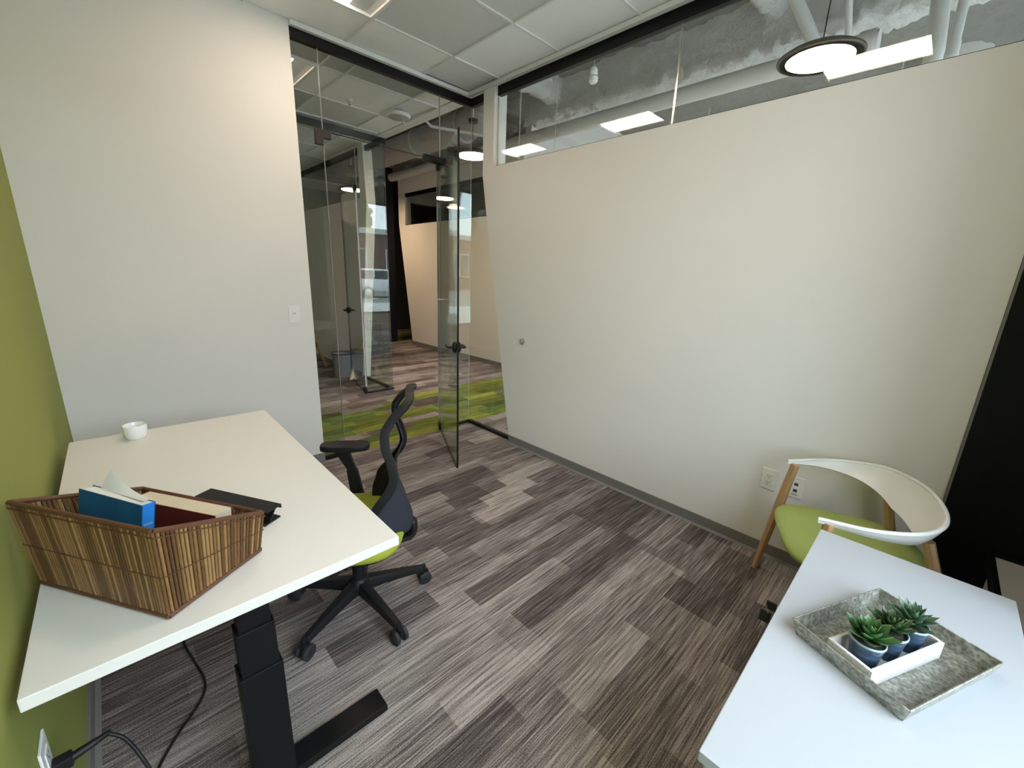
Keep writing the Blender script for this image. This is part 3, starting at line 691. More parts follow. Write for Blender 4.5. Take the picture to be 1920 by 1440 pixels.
# ---- books in the basket. local: x along the basket, y inward, z up
bx = (BB - BA).normalized(); by_ = (BD - BA).normalized()
def book(name, P, dims, tilt, label, cover, spine, pages, lean=0.0, spine_end=1):
    L, Tk, Hh = dims
    X = (bx * math.cos(lean) + V(0, 0, 1) * math.sin(lean)); Yv = by_
    Z = X.cross(Yv).normalized(); 
    if Z.z < 0: Z = -Z
    Rt = Matrix.Rotation(tilt, 3, X); Y2, Z2 = Rt @ Yv, Rt @ Z
    R = Matrix((X, Y2, Z2)).transposed()
    t = thing(name, label, 'book', P)
    c = .0022
    def bld(x0, x1, y0, y1, z0, z1, nm, mat, bev=0):
        g = G().box(x0, x1, y0, y1, z0, z1); g.v = [R @ v for v in g.v]; return g.build(nm, mat, t, local=True, bevel=bev)
    xs = (0, L)
    bld(0, L, 0, c, 0, Hh, 'front_cover', cover); bld(0, L, Tk - c, Tk, 0, Hh, 'back_cover', cover)
    e = .006
    if spine_end > 0:
        bld(L - c, L, 0, Tk, 0, Hh, 'spine', spine, .0006); bld(e, L - c, c, Tk - c, e * .6, Hh - e * .3, 'page_block', pages)
    else:
        bld(0, c, 0, Tk, 0, Hh, 'spine', spine, .0006); bld(c, L - e, c, Tk - c, e * .6, Hh - e * .3, 'page_block', pages)
    return t, R
P0 = BA + bx * .062 + by_ * .034 + V(0, 0, DZ + .020)
bt, BR = book('paperback_book', P0, (.196, .030, .218), -.16, 'blue paperback with rumpled white pages leaning in the basket', 'blue_cover', 'blue_spine', 'white_pages', lean=-.06)
g = G().shell(lambda u, v: (.03 + .15 * u, .026 - .012 * u + .018 * v, .216 + .045 * v * (1 - u) ** 2 + .004 * u), 10, 5, .0006); g.v = [BR @ v for v in g.v]; g.build('loose_page', 'paper', bt, local=True, smooth=60)
for zz in (.165, .120, .088):
    g = G().box(.1962, .1966, .005, .025, zz, zz + (.010 if zz < .15 else .004)); g.v = [BR @ v for v in g.v]; g.build('spine_print', 'pot_rim', bt, local=True)
P1 = BA + bx * .045 + by_ * .174 + V(0, 0, DZ + .013)
book('hardcover_book', P1, (.292, .054, .128), -.05, 'dark red hardcover book standing at the back of the basket', 'red_cover', 'red_cover', 'cream_pages', spine_end=-1)
# ---- Z shaped metal rail behind the basket
zr = thing('metal_rail', 'black Z-profile metal rail lying on the desk behind the basket', 'rail', (-2.345, -1.77, DZ))
zd = V(.150, -.262, 0).normalized(); zn = V(zd.y, -zd.x, 0)
if zn.x < 0: zn = -zn
zp = V(-2.410, -1.640, DZ)
def zsec(pts, nm):
    G().prism(pts, lambda a, b: zp + zn * a + V(0, 0, b), lambda a, b: zp + zd * .292 + zn * a + V(0, 0, b)).build(nm, 'black_metal', zr, bevel=.001)
zsec([(-.022, .038), (-.022, .043), (.034, .043), (.034, .030), (.030, .030), (.030, .038)], 'top_flange')
zsec([(-.018, .0055), (.006, .0385), (.012, .0385), (-.012, .0055)], 'web')
zsec([(-.034, .0005), (-.034, .012), (-.030, .012), (-.030, .0055), (.026, .0055), (.026, .0005)], 'base_flange')

# ---- task chair
TC = V(-1.90, -1.62, 0); TA = math.atan2(.57, -.82)         # direction the chair faces
tc = thing('task_chair', 'black swivel task chair with olive seat tucked at the desk', 'office chair', TC, TA)   # local +x forward, +y to its left
for k in range(5):
    a = math.radians(203.4 + 72 * k) - TA; d = V(math.cos(a), math.sin(a), 0); n = V(-d.y, d.x, 0)
    g = G(); prof = [(.025, .030, .085, .140), (.10, .025, .083, .128), (.20, .0205, .076, .112), (.30, .017, .066, .092)]
    vs = []
    for (r, hw, z0, z1) in prof:
        c = d * r; vs += [c - n * hw + V(0, 0, z0), c + n * hw + V(0, 0, z0), c + n * hw * .7 + V(0, 0, z1), c - n * hw * .7 + V(0, 0, z1)]
    fs = [(0, 1, 2, 3), (12, 15, 14, 13)] + [(i * 4 + j, i * 4 + (j + 1) % 4, i * 4 + 4 + (j + 1) % 4, i * 4 + 4 + j) for i in range(3) for j in range(4)]
    arm = g.add(vs, fs).build('base_arm', 'black_plastic', tc, local=True, bevel=.004, smooth=40)
    c = d * .306
    cs = G().tube([c + V(0, 0, .050), c + V(0, 0, .095)], .010, 10).tube([c + n * .030 * -1 + V(0, 0, .031), c + n * .030 + V(0, 0, .031)], .008, 8)
    cs.cbox(c + V(0, 0, .052), (.040, .014, .030), Rz(a)).build('caster_fork', 'black_plastic', tc, local=True, bevel=.003)
    for s in (-1, 1):
        R = V(0, 0, 1).rotation_difference(n).to_matrix()
        G().lathe([(.001, -.010), (.025, -.010), (.0310, -.006), (.0310, .006), (.025, .010), (.001, .010)], c + n * s * .0195 + V(0, 0, .0313), 22, R).build('caster_wheel', 'dark_rubber', tc, local=True, smooth=40)
G().lathe([(.001, .075), (.034, .075), (.046, .090), (.046, .132), (.036, .145), (.030, .150), (.001, .150)], n=24).build('hub', 'black_plastic', tc, local=True, smooth=40)
G().tube([(0, 0, .148), (0, 0, .27)], .026, 18).tube([(0, 0, .268), (0, 0, .36)], .015, 14).build('gas_lift', 'black_plastic', tc, local=True, smooth=40)
G().box(-.13, .10, -.075, .075, .322, .370).build('tilt_mechanism', 'black_plastic', tc, local=True, bevel=.012)
G().tube([(0, .07, .365), (0, .17, .36)], .006, 8).tube([(0, .16, .36), (0, .215, .36)], .011, 10).build('tilt_lever', 'black_plastic', tc, local=True, smooth=40)
def seatf(hw, hl, z0, z1, crown):
    ring = []; n = 40
    def pt(th, k):
        c, s = math.cos(th), math.sin(th); e = .55
        return (hl * k * math.copysign(abs(c) ** e, c), hw * k * math.copysign(abs(s) ** e, s))
    g = G(); lv = [(.90, z0), (.98, z0 + .006), (1.0, z0 + .022), (.985, z1 - .012), (.93, z1 - .002), (.75, z1 + crown * .5), (.45, z1 + crown * .9), (.12, z1 + crown)]
    vs = []
    for k, z in lv:
        for i in range(n): x, y = pt(2 * PI * i / n, k); vs.append((x, y, z))
    m = len(lv); fs = [(i * n + j, i * n + (j + 1) % n, (i + 1) * n + (j + 1) % n, (i + 1) * n + j) for i in range(m - 1) for j in range(n)]
    return g.add(vs, fs + [tuple(range(n))[::-1], tuple(range((m - 1) * n, m * n))])
at_m(seatf(.255, .235, .388, .438, .008), Matrix.Identity(3), (.02, 0, 0)).build('seat', 'seat_green_dark', tc, local=True, smooth=60)
at_m(seatf(.235, .218, .368, .389, 0), Matrix.Identity(3), (.02, 0, 0)).build('seat_pan', 'black_plastic', tc, local=True, smooth=60)
# armrests
for s in (-1, 1):
    y = s * .272
    G().tube(spline([(.02, s * .16, .362), (.035, s * .245, .362), (.035, s * .272, .42)], 4), .017, 10, flat=.8).build('arm_bracket', 'black_plastic', tc, local=True, smooth=50)
    G().hexa([V(.010, y - .016, .41), V(.070, y - .016, .41), V(.070, y + .016, .41), V(.010, y + .016, .41)], [V(.035, y - .014, .55), V(.085, y - .014, .55), V(.085, y + .014, .55), V(.035, y + .014, .55)]).build('arm_post', 'black_plastic', tc, local=True, bevel=.004)
    G().hexa([V(.040, y - .012, .55), V(.080, y - .012, .55), V(.080, y + .012, .55), V(.040, y + .012, .55)], [V(.072, y - .018, .655), V(.135, y - .018, .655), V(.135, y + .018, .655), V(.072, y + .018, .655)]).build('arm_post', 'black_plastic', tc, local=True, bevel=.003)
    pts = [(.113 * c * 1.0 + .085, y + .046 * math.copysign(abs(sn) ** .6, sn)) for c, sn in ((math.copysign(abs(math.cos(2 * PI * i / 28)) ** .75, math.cos(2 * PI * i / 28)), math.sin(2 * PI * i / 28)) for i in range(28))]
    G().prism(pts, lambda a, b: (a, b, .655), lambda a, b: (a, b, .685)).build('arm_pad', 'black_plastic', tc, local=True, bevel=.008, smooth=50)
# backrest: S curved open frame with a mesh lumbar panel. b = distance behind the seat centre
EB = [(.40, .060), (.466, .055), (.563, .085), (.624, .140), (.70, .190), (.735, .198), (.80, .184), (.857, .165), (.905, .166), (.945, .186), (.98, .222), (1.012, .254), (1.04, .250)]
MB_ = [(.36, .225), (.41, .246), (.447, .246), (.542, .217), (.62, .185), (.673, .175), (.74, .190)]
WB = [(.38, .12), (.42, .20), (.50, .226), (.62, .222), (.75, .205), (.88, .185), (.94, .170), (.99, .135), (1.022, .085), (1.04, .0)]
def bpt(z, s):
    w_ = lerp_tab(WB, z); e = lerp_tab(EB, z)
    m = lerp_tab(MB_, z) if z < .74 else e
    return V(-(e + (m - e) * (1 - s * s)), s * w_, z)
zz = [.40, .44, .48, .52, .56, .60, .64, .68, .72, .76, .80, .84, .88, .91, .935, .96, .98, 1.0, 1.015, 1.027, 1.035, 1.04]
side = [bpt(z, 1) for z in zz]
loop = side + [V(p.x, -p.y, p.z) for p in side[::-1][1:]]
bot = [bpt(.40, -1)] + [V(-(.060 + (.246 - .060) * (1 - s * s)), s * .155, .40 - .035 * (1 - s * s)) for s in (-.85, -.6, -.3, 0, .3, .6, .85)]
loop = spline(loop + bot[1:] + [loop[0]], 3)
fr = G(); vs = []; n = len(loop)
for i, p in enumerate(loop):
    t = (loop[(i + 1) % n] - loop[i - 1]).normalized() if 0 < i < n - 1 else (loop[1] - loop[-2]).normalized()
    out = V(-1.0, 0, .15); out = (out - t * out.dot(t)).normalized(); nn = t.cross(out)
    hw, ht = .0155, .0075
    for a, b in ((-1, -1), (0, -1.25), (1, -1), (1.12, 0), (1, 1), (0, 1.25), (-1, 1), (-1.12, 0)): vs.append(p + out * hw * a + nn * ht * b)
fr.add(vs, [(i * 8 + k, i * 8 + (k + 1) % 8, (i + 1) * 8 + (k + 1) % 8, (i + 1) * 8 + k) for i in range(n - 1) for k in range(8)]).build('back_frame', 'black_plastic', tc, local=True, smooth=60)
G().shell(lambda u, v: bpt(.385 + .345 * v, (2 * u - 1) * .97), 18, 16, .003).build('back_mesh', 'mesh_navy', tc, local=True, smooth=80)
for s in (-1, 1):          # narrow mesh-covered bands beside the frame in the open upper back
    G().shell(lambda u, v: bpt(.70 + .26 * v, s * (.98 - .20 * u * (1 - .7 * v))), 4, 12, .003).build('back_mesh', 'mesh_navy', tc, local=True, smooth=80)
G().tube(spline([(-.10, 0, .372), (-.17, 0, .350), (-.225, 0, .345), (-.248, 0, .375), (-.246, 0, .43)], 5), [.03] * 12 + [.026] * 8 + [.018], 12, flat=.7).build('back_spine', 'black_plastic', tc, local=True, smooth=60)

# ---- white shell armchair (local: +x front, +y its left; lateral seen from above)
def armchair(label, loc, rz):
    t = thing('shell_armchair', label, 'armchair', loc, rz, group='white shell armchairs')
    A = [(-1.0, .27, .280, .664), (-.80, .11, .325, .684), (-.55, -.03, .302, .706), (-.30, -.112, .205, .728), (0, -.145, 0, .742), (.30, -.112, -.205, .728), (.55, -.03, -.302, .706), (.80, .11, -.325, .684), (1.0, .27, -.280, .664)]
    path = spline([(a[1], a[2], a[3]) for a in A], 8)
    n = len(path) - 1
    def band(u, v):
        i = min(int(u * n), n - 1); f = u * n - i; p = path[i].lerp(path[i + 1], f)
        k = 1 - abs(2 * u - 1); hgt = .013 + .125 * min(1, k * 1.15) ** 1.4
        inward = V(.06 - p.x, -p.y, 0); inward.normalize()
        return p - V(0, 0, hgt * v) + inward * (.055 * v * min(1, k * 1.6) + .012 * math.sin(PI * v) * -1 * k)
    G().shell(band, 72, 8, .011).build('backrest_shell', 'shell_white', t, local=True, smooth=60, bevel=0)
    # rolled edge
    top = [band(i / 60, 0) for i in range(61)]
    G().tube(top, .0078, 8).build('shell_edge', 'shell_white', t, local=True, smooth=60)
    sg = seatf(.270, .262, .418, .460, .008); sg.v = [V(v.x + .055 , v.y * (1.0 + .18 * (v.x) ), v.z) for v in sg.v]
    sg.build('seat', 'seat_green', t, local=True, smooth=60)
    st = seatf(.22, .20, .392, .413, 0); st.v = [V(v.x + .05, v.y, v.z) for v in st.v]; st.build('seat_pan', 'black_plastic', t, local=True, smooth=60)
    for s in (-1, 1):
        G().tube([(.300, s * .345, 0), (.285, s * .333, .15), (.255, s * .307, .44), (.235, s * .281, .655)], [.021, .027, .032, .027], 8, flat=.62, up=V(1, 0, 0)).build('leg', 'oak', t, local=True, smooth=30)
        G().tube([(-.27, s * .27, 0), (-.235, s * .25, .15), (-.15, s * .205, .44), (-.098, s * .175, .615)], [.021, .027, .032, .027], 8, flat=.62, up=V(1, 0, 0)).build('leg', 'oak', t, local=True, smooth=30)
    G().tube([(.245, -.32, .425), (.245, .32, .425)], .012, 8).tube([(-.15, -.21, .425), (-.15, .21, .425)], .012, 8).build('seat_rail', 'oak', t, local=True, smooth=40)
    return t
CF = V(-.39, .92, 0).normalized(); CM = V(-.505, -2.946, 0)
ac = armchair('white shell armchair with lime green seat by the clerestory wall', CM - CF * .27, math.atan2(CF.y, CF.x))

# ---- credenza with keys
cb = thing('credenza', 'low white filing credenza under the plant tray', 'cabinet', (-1.355, -3.302, 0))
X0, X1, Y0, Y1, CZ = -1.882, -.828, -3.530, -3.075, .66
G().box(X0, X1, Y0, Y1, CZ - .024, CZ).build('top', 'cabinet_white', cb, bevel=.002)
G().box(X0 + .006, X1 - .006, Y0 + .004, Y1 - .028, .045, CZ - .024).build('body', 'cabinet_side', cb, bevel=.002)
G().box(X0 + .03, X1 - .03, Y0 + .02, Y1 - .06, .0, .045).build('plinth', 'black_metal', cb)
xm = (X0 + X1) / 2
for i, (a, b) in enumerate(((X0 + .008, xm - .002), (xm + .002, X1 - .008))):
    for z0, z1 in ((.05, .335), (.34, CZ - .028)):
        d = G().box(a, b, Y1 - .028, Y1 - .010, z0, z1).build('drawer', 'cabinet_white', cb, bevel=.0015)
        G().box((a + b) / 2 - .07, (a + b) / 2 + .07, Y1 - .010, Y1 - .002, z1 - .02, z1 - .012).build('drawer_pull', 'chrome', d, bevel=.001)
lkp = V(-1.315, Y1 - .010, .615)
G().lathe([(.001, 0), (.011, 0), (.011, .006), (.001, .006)], lkp, 18, Matrix.Rotation(-PI / 2, 3, 'X')).build('lock', 'chrome', cb, smooth=40)
ky = thing('key_pair', 'pair of black-headed keys hanging from the credenza lock', 'keys', lkp + V(0, .03, -.06))
G().box(lkp.x - .0012, lkp.x + .0012, lkp.y + .004, lkp.y + .020, lkp.z - .004, lkp.z + .004).build('key_blade', 'chrome', ky)
G().cbox(lkp + V(0, .032, 0), (.006, .026, .026)).build('key_head', 'key_black', ky, bevel=.0025)
g = G(); ring = [lkp + V(.014 * math.sin(2 * PI * i / 16) * .3, .040 + .004 * math.cos(2 * PI * i / 16), -.014 + .014 * math.cos(2 * PI * i / 16)) for i in range(17)]
G().tube(ring, .0010, 6, caps=False).build('key_ring', 'chrome', ky, smooth=60)
G().cbox(lkp + V(.004, .042, -.044), (.007, .028, .032), Matrix.Rotation(.25, 3, 'Y')).build('key_head', 'key_black', ky, bevel=.003)
G().cbox(lkp + V(.010, .042, -.070), (.002, .007, .026), Matrix.Rotation(.25, 3, 'Y')).build('key_blade', 'slot_grey', ky)

# ---- galvanized tray
td = V(.913, -.408, 0).normalized(); tn = V(.408, .913, 0).normalized() * -1      # tn points towards the camera side
tctr = (V(-1.439, -3.12, 0) + V(-1.229, -3.472, 0)) / 2; tctr.z = CZ
tr = thing('galvanized_tray', 'rectangular galvanized metal tray holding the succulents on the credenza', 'tray', tctr, math.atan2(td.y, td.x))
TL, TWd, TH = .168, .119, .040; TL0, TW0 = .158, .109
G().box(-TL0, TL0, -TW0, TW0, .0008, .0032).build('tray_floor', 'galvanized', tr, local=True)
def traywall(p0, p1, q0, q1):
    a, b, c, d = V(*p0, .001), V(*p1, .001), V(*q1, TH), V(*q0, TH); n = (b - a).cross(d - a).normalized() * .0022
    G().add([a, b, c, d, a + n, b + n, c + n, d + n], [(0, 1, 2, 3), (4, 7, 6, 5), (0, 4, 5, 1), (1, 5, 6, 2), (2, 6, 7, 3), (3, 7, 4, 0)]).build('tray_wall', 'galvanized', tr, local=True)
    G().tube([V(*q0, TH), V(*q1, TH)], .0022, 8).build('rolled_rim', 'galvanized', tr, local=True, smooth=60)
c0 = [(-TL0, -TW0), (TL0, -TW0), (TL0, TW0), (-TL0, TW0)]; c1 = [(-TL, -TWd), (TL, -TWd), (TL, TWd), (-TL, TWd)]
for i in range(4): traywall(c0[i], c0[(i + 1) % 4], c1[i], c1[(i + 1) % 4])
for s in (-1, 1):
    for yy in (-.045, .045):
        k = (TL + TL0) / 2 + .0028
        G().lathe([(.001, .004), (.003, .0035), (.0052, .0), (.001, .0)], (s * k, yy, .022), 12, Matrix.Rotation(s * PI / 2 - s * .25, 3, 'Y')).build('rivet', 'bin_grey', tr, local=True, smooth=60)
# ---- whitewashed box
bd = V(.905, -.425, 0).normalized(); bctr = (V(-1.454, -3.193, 0) + V(-1.490, -3.274, 0) + V(-1.264, -3.383, 0) + V(-1.213, -3.302, 0)) / 4; bctr += V(-.004, .002, 0); bctr.z = CZ + .0035
bxr = math.atan2(bd.y, bd.x)
wb = thing('planter_box', 'small whitewashed wooden box holding three potted succulents', 'box', bctr, bxr)
LX, LY, LH, wt = .126, .046, .044, .0075
for a in ((-LX, LX, -LY, -LY + wt), (-LX, LX, LY - wt, LY), (-LX, -LX + wt, -LY + wt, LY - wt), (LX - wt, LX, -LY + wt, LY - wt)):
    G().box(*a, 0, LH).build('side_board', 'whitewash', wb, local=True, bevel=.0012)
G().box(-LX + wt, LX - wt, -LY + wt, LY - wt, .001, .005).build('bottom_board', 'whitewash', wb, local=True)
# ---- succulents
def leaf_mesh(nm, mat, wid):
    n, m = 9, 6; g = G(); vs = []
    for i in range(n + 1):
        t = i / n; w_ = wid * math.sin(PI * min(1, t * .92 + .10)) ** .75 * (1 - .35 * t) * (1 if t < .93 else (1 - t) / .07 * .6 + .02)
        w_ = max(w_, .004); zc = .22 * t * t; th = .055 * (1 - t) + .018
        for k in range(m + 1):
            a = -1 + 2 * k / m; vs.append((t, a * w_, zc + .30 * w_ * a * a + th * .25))
        for k in range(m + 1):
            a = 1 - 2 * k / m; vs.append((t, a * w_ * .97, zc + .30 * w_ * a * a - th * (1 - a * a) - .004))
    q = 2 * (m + 1)
    fs = [(i * q + k, i * q + (k + 1) % q, (i + 1) * q + (k + 1) % q, (i + 1) * q + k) for i in range(n) for k in range(q)] + [tuple(range(q))[::-1], tuple(range(n * q, (n + 1) * q))]
    o = g.add(vs, fs).build(nm, mat, None, smooth=60, org=(0, 0, 0)); me = o.data; bpy.data.objects.remove(o); return me
def succulent(off, label, mat, seed, nl, size, wid, tilt):
    rnd = random.Random(seed); p = bctr + Rz(bxr) @ V(off[0], off[1], .0055)
    t = thing('potted_succulent', label, 'succulent', p, rnd.random() * 6, group='succulents in the wooden box')
    G().lathe([(.001, .0), (.023, .0), (.0245, .003), (.029, .036), (.0325, .060), (.0325, .064), (.0305, .0645), (.0300, .060), (.001, .056)], n=32).build('pot', 'pot_blue', t, local=True, smooth=50)
    G().lathe([(.0318, .0605), (.0338, .0620), (.0338, .0650), (.0318, .0665), (.0300, .0650), (.0300, .0620)], n=32, closed=True).build('pot_rim', 'pot_rim', t, local=True, smooth=60)
    G().lathe([(.001, .062), (.02, .061), (.029, .058), (.001, .0575)], n=20).build('soil', 'soil', t, local=True)
    G().tube([(0, 0, .056), (0, 0, .080)], [.006, .004], 8).build('stem', mat, t, local=True)
    me = leaf_mesh('leaf', mat, wid)
    for i in range(nl):
        f = i / (nl - 1); a = i * 2.39996 + rnd.uniform(-.15, .15)
        el = (1.25 - 1.12 * f ** .8) + tilt + rnd.uniform(-.1, .1); L = size * (.36 + .64 * f ** .7) * rnd.uniform(.9, 1.1)
        o = bpy.data.objects.new('leaf', me); COL.objects.link(o); o.parent = t
        o.location = (math.cos(a) * .004, math.sin(a) * .004, .084 - .018 * f)
        o.rotation_euler = (rnd.uniform(-.15, .15), -el, a); o.scale = (L, L, L)
    return t
succulent((-.074, .0), 'bright green potted succulent nearest the near corner of the box', 'leaf_green', 3, 28, .054, .33, .02)
succulent((.004, .001), 'dark green potted succulent in the middle of the box', 'leaf_dark', 5, 28, .050, .31, .10)
succulent((.078, .0), 'blue green pointed succulent at the far end of the box', 'leaf_blue', 9, 26, .054, .25, .08)

# ---- wall fittings
def outlet(P, nrm, label, kind='duplex'):
    up = V(0, 0, 1); sdv = up.cross(nrm); R = Matrix((sdv, up, nrm)).transposed()
    t = thing('wall_outlet' if kind != 'dimmer' else 'light_switch', label, 'outlet' if kind != 'dimmer' else 'switch', P)
    def p(x0, x1, y0, y1, z0, z1, nm, mat, bev=0):
        g = G().box(x0, x1, y0, y1, z0, z1); g.v = [R @ v for v in g.v]; return g.build(nm, mat, t, local=True, bevel=bev)
    p(-.037, .037, -.059, .059, 0, .0055, 'cover_plate', 'white_plastic', .0025)
    if kind == 'duplex':
        p(-.017, .017, -.034, .034, .0055, .0075, 'receptacle', 'white_plastic', .001)
        for s in (-1, 1):
            for dx, hh in ((-.0065, .0045), (.0065, .0038)): p(dx - .0012, dx + .0012, s * .019 - hh + .003, s * .019 + hh + .003, .0074, .0079, 'slot', 'slot_dark')
            p(-.002, .002, s * .019 - .0095, s * .019 - .0055, .0074, .0079, 'slot', 'slot_dark')
    elif kind == 'data':
        for s in (-1, 1): p(-.009, .009, s * .018 - .008, s * .018 + .008, .0055, .0065, 'jack', 'slot_dark', .0005)
        p(-.014, .014, -.045, -.036, .0055, .006, 'label_window', 'slot_grey')
    else:
        p(-.017, .017, -.034, .034, .0055, .0085, 'paddle', 'white_plastic', .0015)
        p(-.009, .009, .004, .012, .0085, .0092, 'sensor_window', 'slot_grey'); p(-.002, .002, -.022, -.018, .0085, .0092, 'indicator', 'slot_grey')
    return t
outlet((-.0355, -2.734, .454), V(-1, 0, 0), 'white duplex power outlet left of the armchair leg')
outlet((-.0355, -2.862, .456), V(-1, 0, 0), 'white data outlet partly hidden behind the armchair leg', 'data')
outlet((-1.583, -.0005, 1.174), V(0, -1, 0), 'white dimmer switch beside the glass front', 'dimmer')
ow = outlet((XG + .0005, -2.085, .447), V(1, 0, 0), 'white outlet with black plug on the green wall')
ds = thing('door_stop', 'round satin metal door bumper on the white wall', 'door stop', (-.0355, -.78, .96))
R = Matrix.Rotation(-PI / 2, 3, 'Y')
G().lathe([(.001, 0), (.024, 0), (.025, .006), (.021, .016), (.016, .018)], n=24, R=R).build('bumper_ring', 'chrome', ds, local=True, smooth=40)
G().lathe([(.001, .010), (.015, .012), (.015, .021), (.010, .025), (.001, .026)], n=20, R=R).build('rubber_tip', 'slot_grey', ds, local=True, smooth=40)
# power cord
cd = thing('power_cord', 'black power cord from the green wall outlet trailing under the desk', 'cord', (-2.70, -2.07, 0))
pl = G().hexa([V(XG + .008, -2.100, .416), V(XG + .040, -2.099, .414), V(XG + .040, -2.075, .414), V(XG + .008, -2.074, .416)], [V(XG + .008, -2.100, .442), V(XG + .040, -2.099, .444), V(XG + .040, -2.075, .444), V(XG + .008, -2.074, .442)]).build('plug', 'black_plastic', cd, bevel=.005)
G().tube(spline([(XG + .038, -2.087, .430), (XG + .075, -2.08, .432), (XG + .10, -2.07, .430)], 4), [.010, .0095, .009, .0085, .008, .007, .0065, .006, .0045], 10).build('strain_relief', 'black_plastic', cd, smooth=50)
G().tube(spline([(XG + .095, -2.072, .430), (-2.665, -2.085, .40), (-2.640, -2.125, .345), (-2.615, -2.155, .22), (-2.630, -2.08, .05), (-2.672, -1.96, .006), (-2.645, -1.86, .006), (-2.59, -1.774, .006), (-2.51, -1.68, .006), (-2.488, -1.60, .006), (-2.505, -1.47, .006), (-2.519, -1.345, .006), (-2.50, -1.10, .006), (-2.42, -.88, .006)], 8), .0042, 8).build('cable', 'black_plastic', cd, smooth=60)

# ================================================================ ACROSS THE PASSAGE
dup(ac, (-.52, 3.55, 0), math.radians(200), 'pale shell armchair in the dim office across the passage')
st = thing('round_stool', 'navy round cushioned stool in the dim office', 'stool', (-.62, 2.95, 0))
G().lathe([(.001, .40), (.15, .405), (.18, .43), (.18, .47), (.15, .495), (.001, .50)], (-.62, 2.95, 0), 28).build('cushion', 'navy_fabric', st, smooth=50)
for k in range(4): a = PI / 4 + k * PI / 2; G().tube([(-.62 + .10 * math.cos(a), 2.95 + .10 * math.sin(a), .41), (-.62 + .17 * math.cos(a), 2.95 + .17 * math.sin(a), 0)], .011, 8).build('leg', 'black_metal', st)
wbk = thing('waste_bin', 'tapered grey waste bin behind the opposite glass door', 'bin', (-.19, 2.66, 0))
G().lathe([(.001, .004), (.115, .0), (.13, .004), (.15, .33), (.155, .34), (.148, .34), (.125, .012), (.001, .010)], (-.19, 2.66, 0), 28).build('bin_shell', 'bin_grey', wbk, smooth=40); G().lathe([(.150, .330), (.157, .334), (.157, .345), (.147, .345), (.146, .334)], (-.19, 2.66, 0), 28, closed=True).build('bin_rim', 'dark_rubber', wbk, smooth=40)
o = G().hexa([V(-.225, 2.37, 0), V(-.145, 2.40, 0), V(-.150, 2.43, 0), V(-.230, 2.40, 0)], [V(-.225, 2.372, .012), V(-.160, 2.395, .17), V(-.165, 2.425, .17), V(-.230, 2.398, .012)]).build('door_wedge', 'wood_pale', bevel=.003); tag(o, 'pale wooden wedge standing by the opposite glass door', 'wedge')
# dark counter at the far hall
ct = thing('dark_counter', 'dark panelled counter with a white sheet at the far hall', 'counter', (.95, 4.2, 0))
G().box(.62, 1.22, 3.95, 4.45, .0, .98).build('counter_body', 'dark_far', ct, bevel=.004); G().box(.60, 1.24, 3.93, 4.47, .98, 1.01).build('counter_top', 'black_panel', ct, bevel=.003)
o = G().box(.86, 1.07, 4.0, 4.28, 1.0105, 1.0125).build('paper_sheet', 'white_pages'); tag(o, 'white sheet of paper lying on the dark counter', 'paper')

# ================================================================ OUTSIDE, seen only in the glass
o = G().box(-60, 80, -60, -4.12, -.35, -.14).build('street_ground', 'asphalt', org=(0, -30, -.14)); tag(o, 'grey asphalt street outside the windows', 'street', kind='structure'); o.name = 'floor_street'
o = G().box(-60, 80, -13.0, -4.12, -.14, -.02).build('sidewalk', 'sidewalk', org=(0, -5, -.14)); tag(o, 'pale concrete sidewalk outside the windows', 'sidewalk', kind='structure')  # made wide and pale to bounce daylight up into the hall
bl = thing('brick_building', 'red brick building across the street with pale cornice', 'building', (10, -34, -.14))
G().box(-30, 60, -44, -34, -.14, 5.0).build('brick_wall', 'brick_red', bl)
G().box(-30.2, 60.2, -44, -33.8, 5.0, 5.5).build('cornice', 'stone_trim', bl)
for k in range(14):
    x = -12 + k * 3.4; f = G().box(x, x + 1.4, -34.02, -33.92, 1.2, 3.6).build('building_window', 'stone_trim', bl); G().box(x + .12, x + 1.28, -33.93, -33.90, 1.32, 3.48).build('pane', 'suv_glass', f)
tt = thing('street_tree', 'dark leafy tree rising behind the brick building', 'tree', (21, -47, -.14))
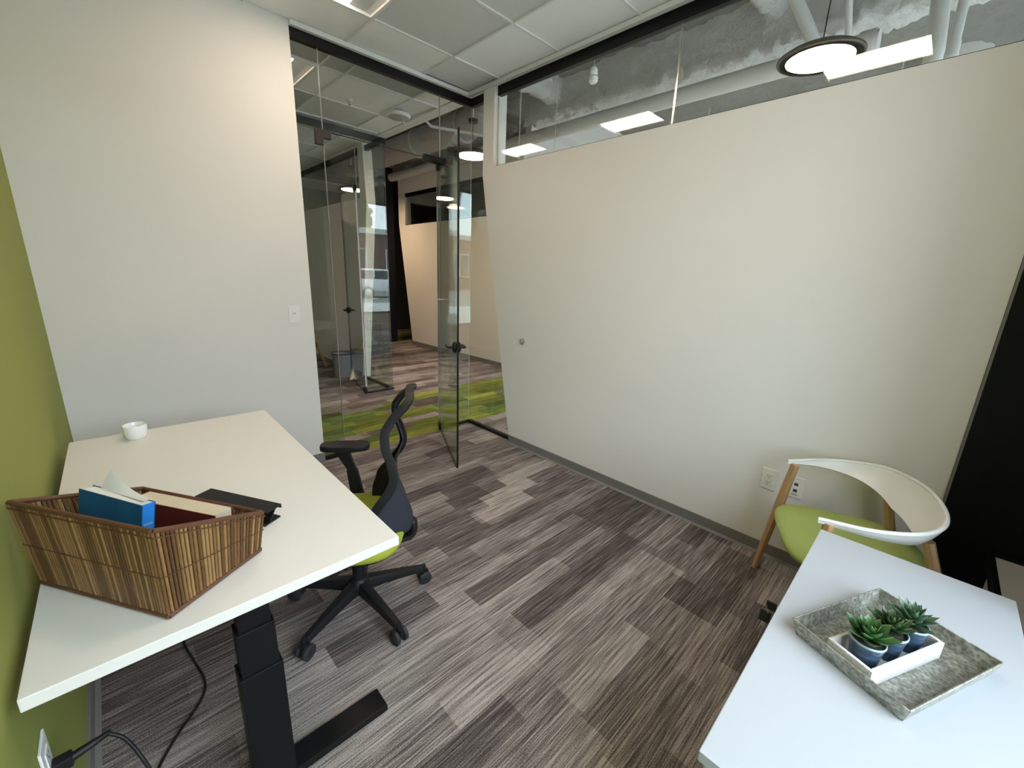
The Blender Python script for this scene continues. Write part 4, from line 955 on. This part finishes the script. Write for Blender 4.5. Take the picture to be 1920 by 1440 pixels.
G().tube([(21, -47, -.14), (21.2, -47, 5), (21, -47, 8)], [.35, .28, .15], 10).build('trunk', 'tree_trunk', tt)
bm = bmesh.new(); bmesh.ops.create_icosphere(bm, subdivisions=5, radius=1.0)
g = G(); g.v = [V(21, -47, 7.6) + Vector((v.co.x * 2.3, v.co.y * 2.3, v.co.z * 3.0)) * (1 + .35 * noise.fractal(v.co * 3.2, .8, 2.0, 4)) for v in bm.verts]; g.f = [tuple(v.index for v in f.verts) for f in bm.faces]; bm.free()
g.build('crown', 'tree_green', tt)
sv = thing('parked_suv', 'white boxy SUV parked in front of the brick building', 'car', (10.6, -19.2, -.14), PI)
G().prism([(-2.2, .42), (-2.25, .95), (-2.15, 1.05), (-1.25, 1.12), (-.75, 1.74), (2.05, 1.78), (2.22, 1.1), (2.25, .42)], lambda x, z: (x, -.88, z), lambda x, z: (x, .88, z)).build('car_body', 'suv_white', sv, local=True, bevel=.06, smooth=40)
for s in (-1, 1):
    for (a, b) in ((-.85, .0), (.1, .95), (1.05, 1.9)):
        G().prism([(a + (.0 if a > -.5 else -.15), 1.16), (b, 1.16), (b, 1.66), (a + (.0 if a > -.5 else .28), 1.66)], lambda x, z: (x, s * .872, z), lambda x, z: (x, s * .892, z)).build('side_window', 'suv_glass', sv, local=True)
    for x in (-1.4, 1.4):
        wl = G().lathe([(.001, -.11), (.30, -.11), (.36, -.07), (.36, .07), (.30, .11), (.001, .11)], (x, s * .80, .36), 24, Matrix.Rotation(PI / 2, 3, 'X')).build('wheel', 'dark_rubber', sv, local=True, smooth=40)
        G().lathe([(.001, .0), (.21, .0), (.20, .03), (.001, .04)], (x, s * .91, .36), 20, Matrix.Rotation(-s * PI / 2, 3, 'X')).build('hub_cap', 'chrome', wl, local=True, smooth=40)
G().prism([(-1.20, 1.16), (-.80, 1.68), (-.79, 1.66), (-1.18, 1.14)], lambda x, z: (x - .03, -.74, z), lambda x, z: (x - .03, .74, z)).build('windshield', 'suv_glass', sv, local=True)
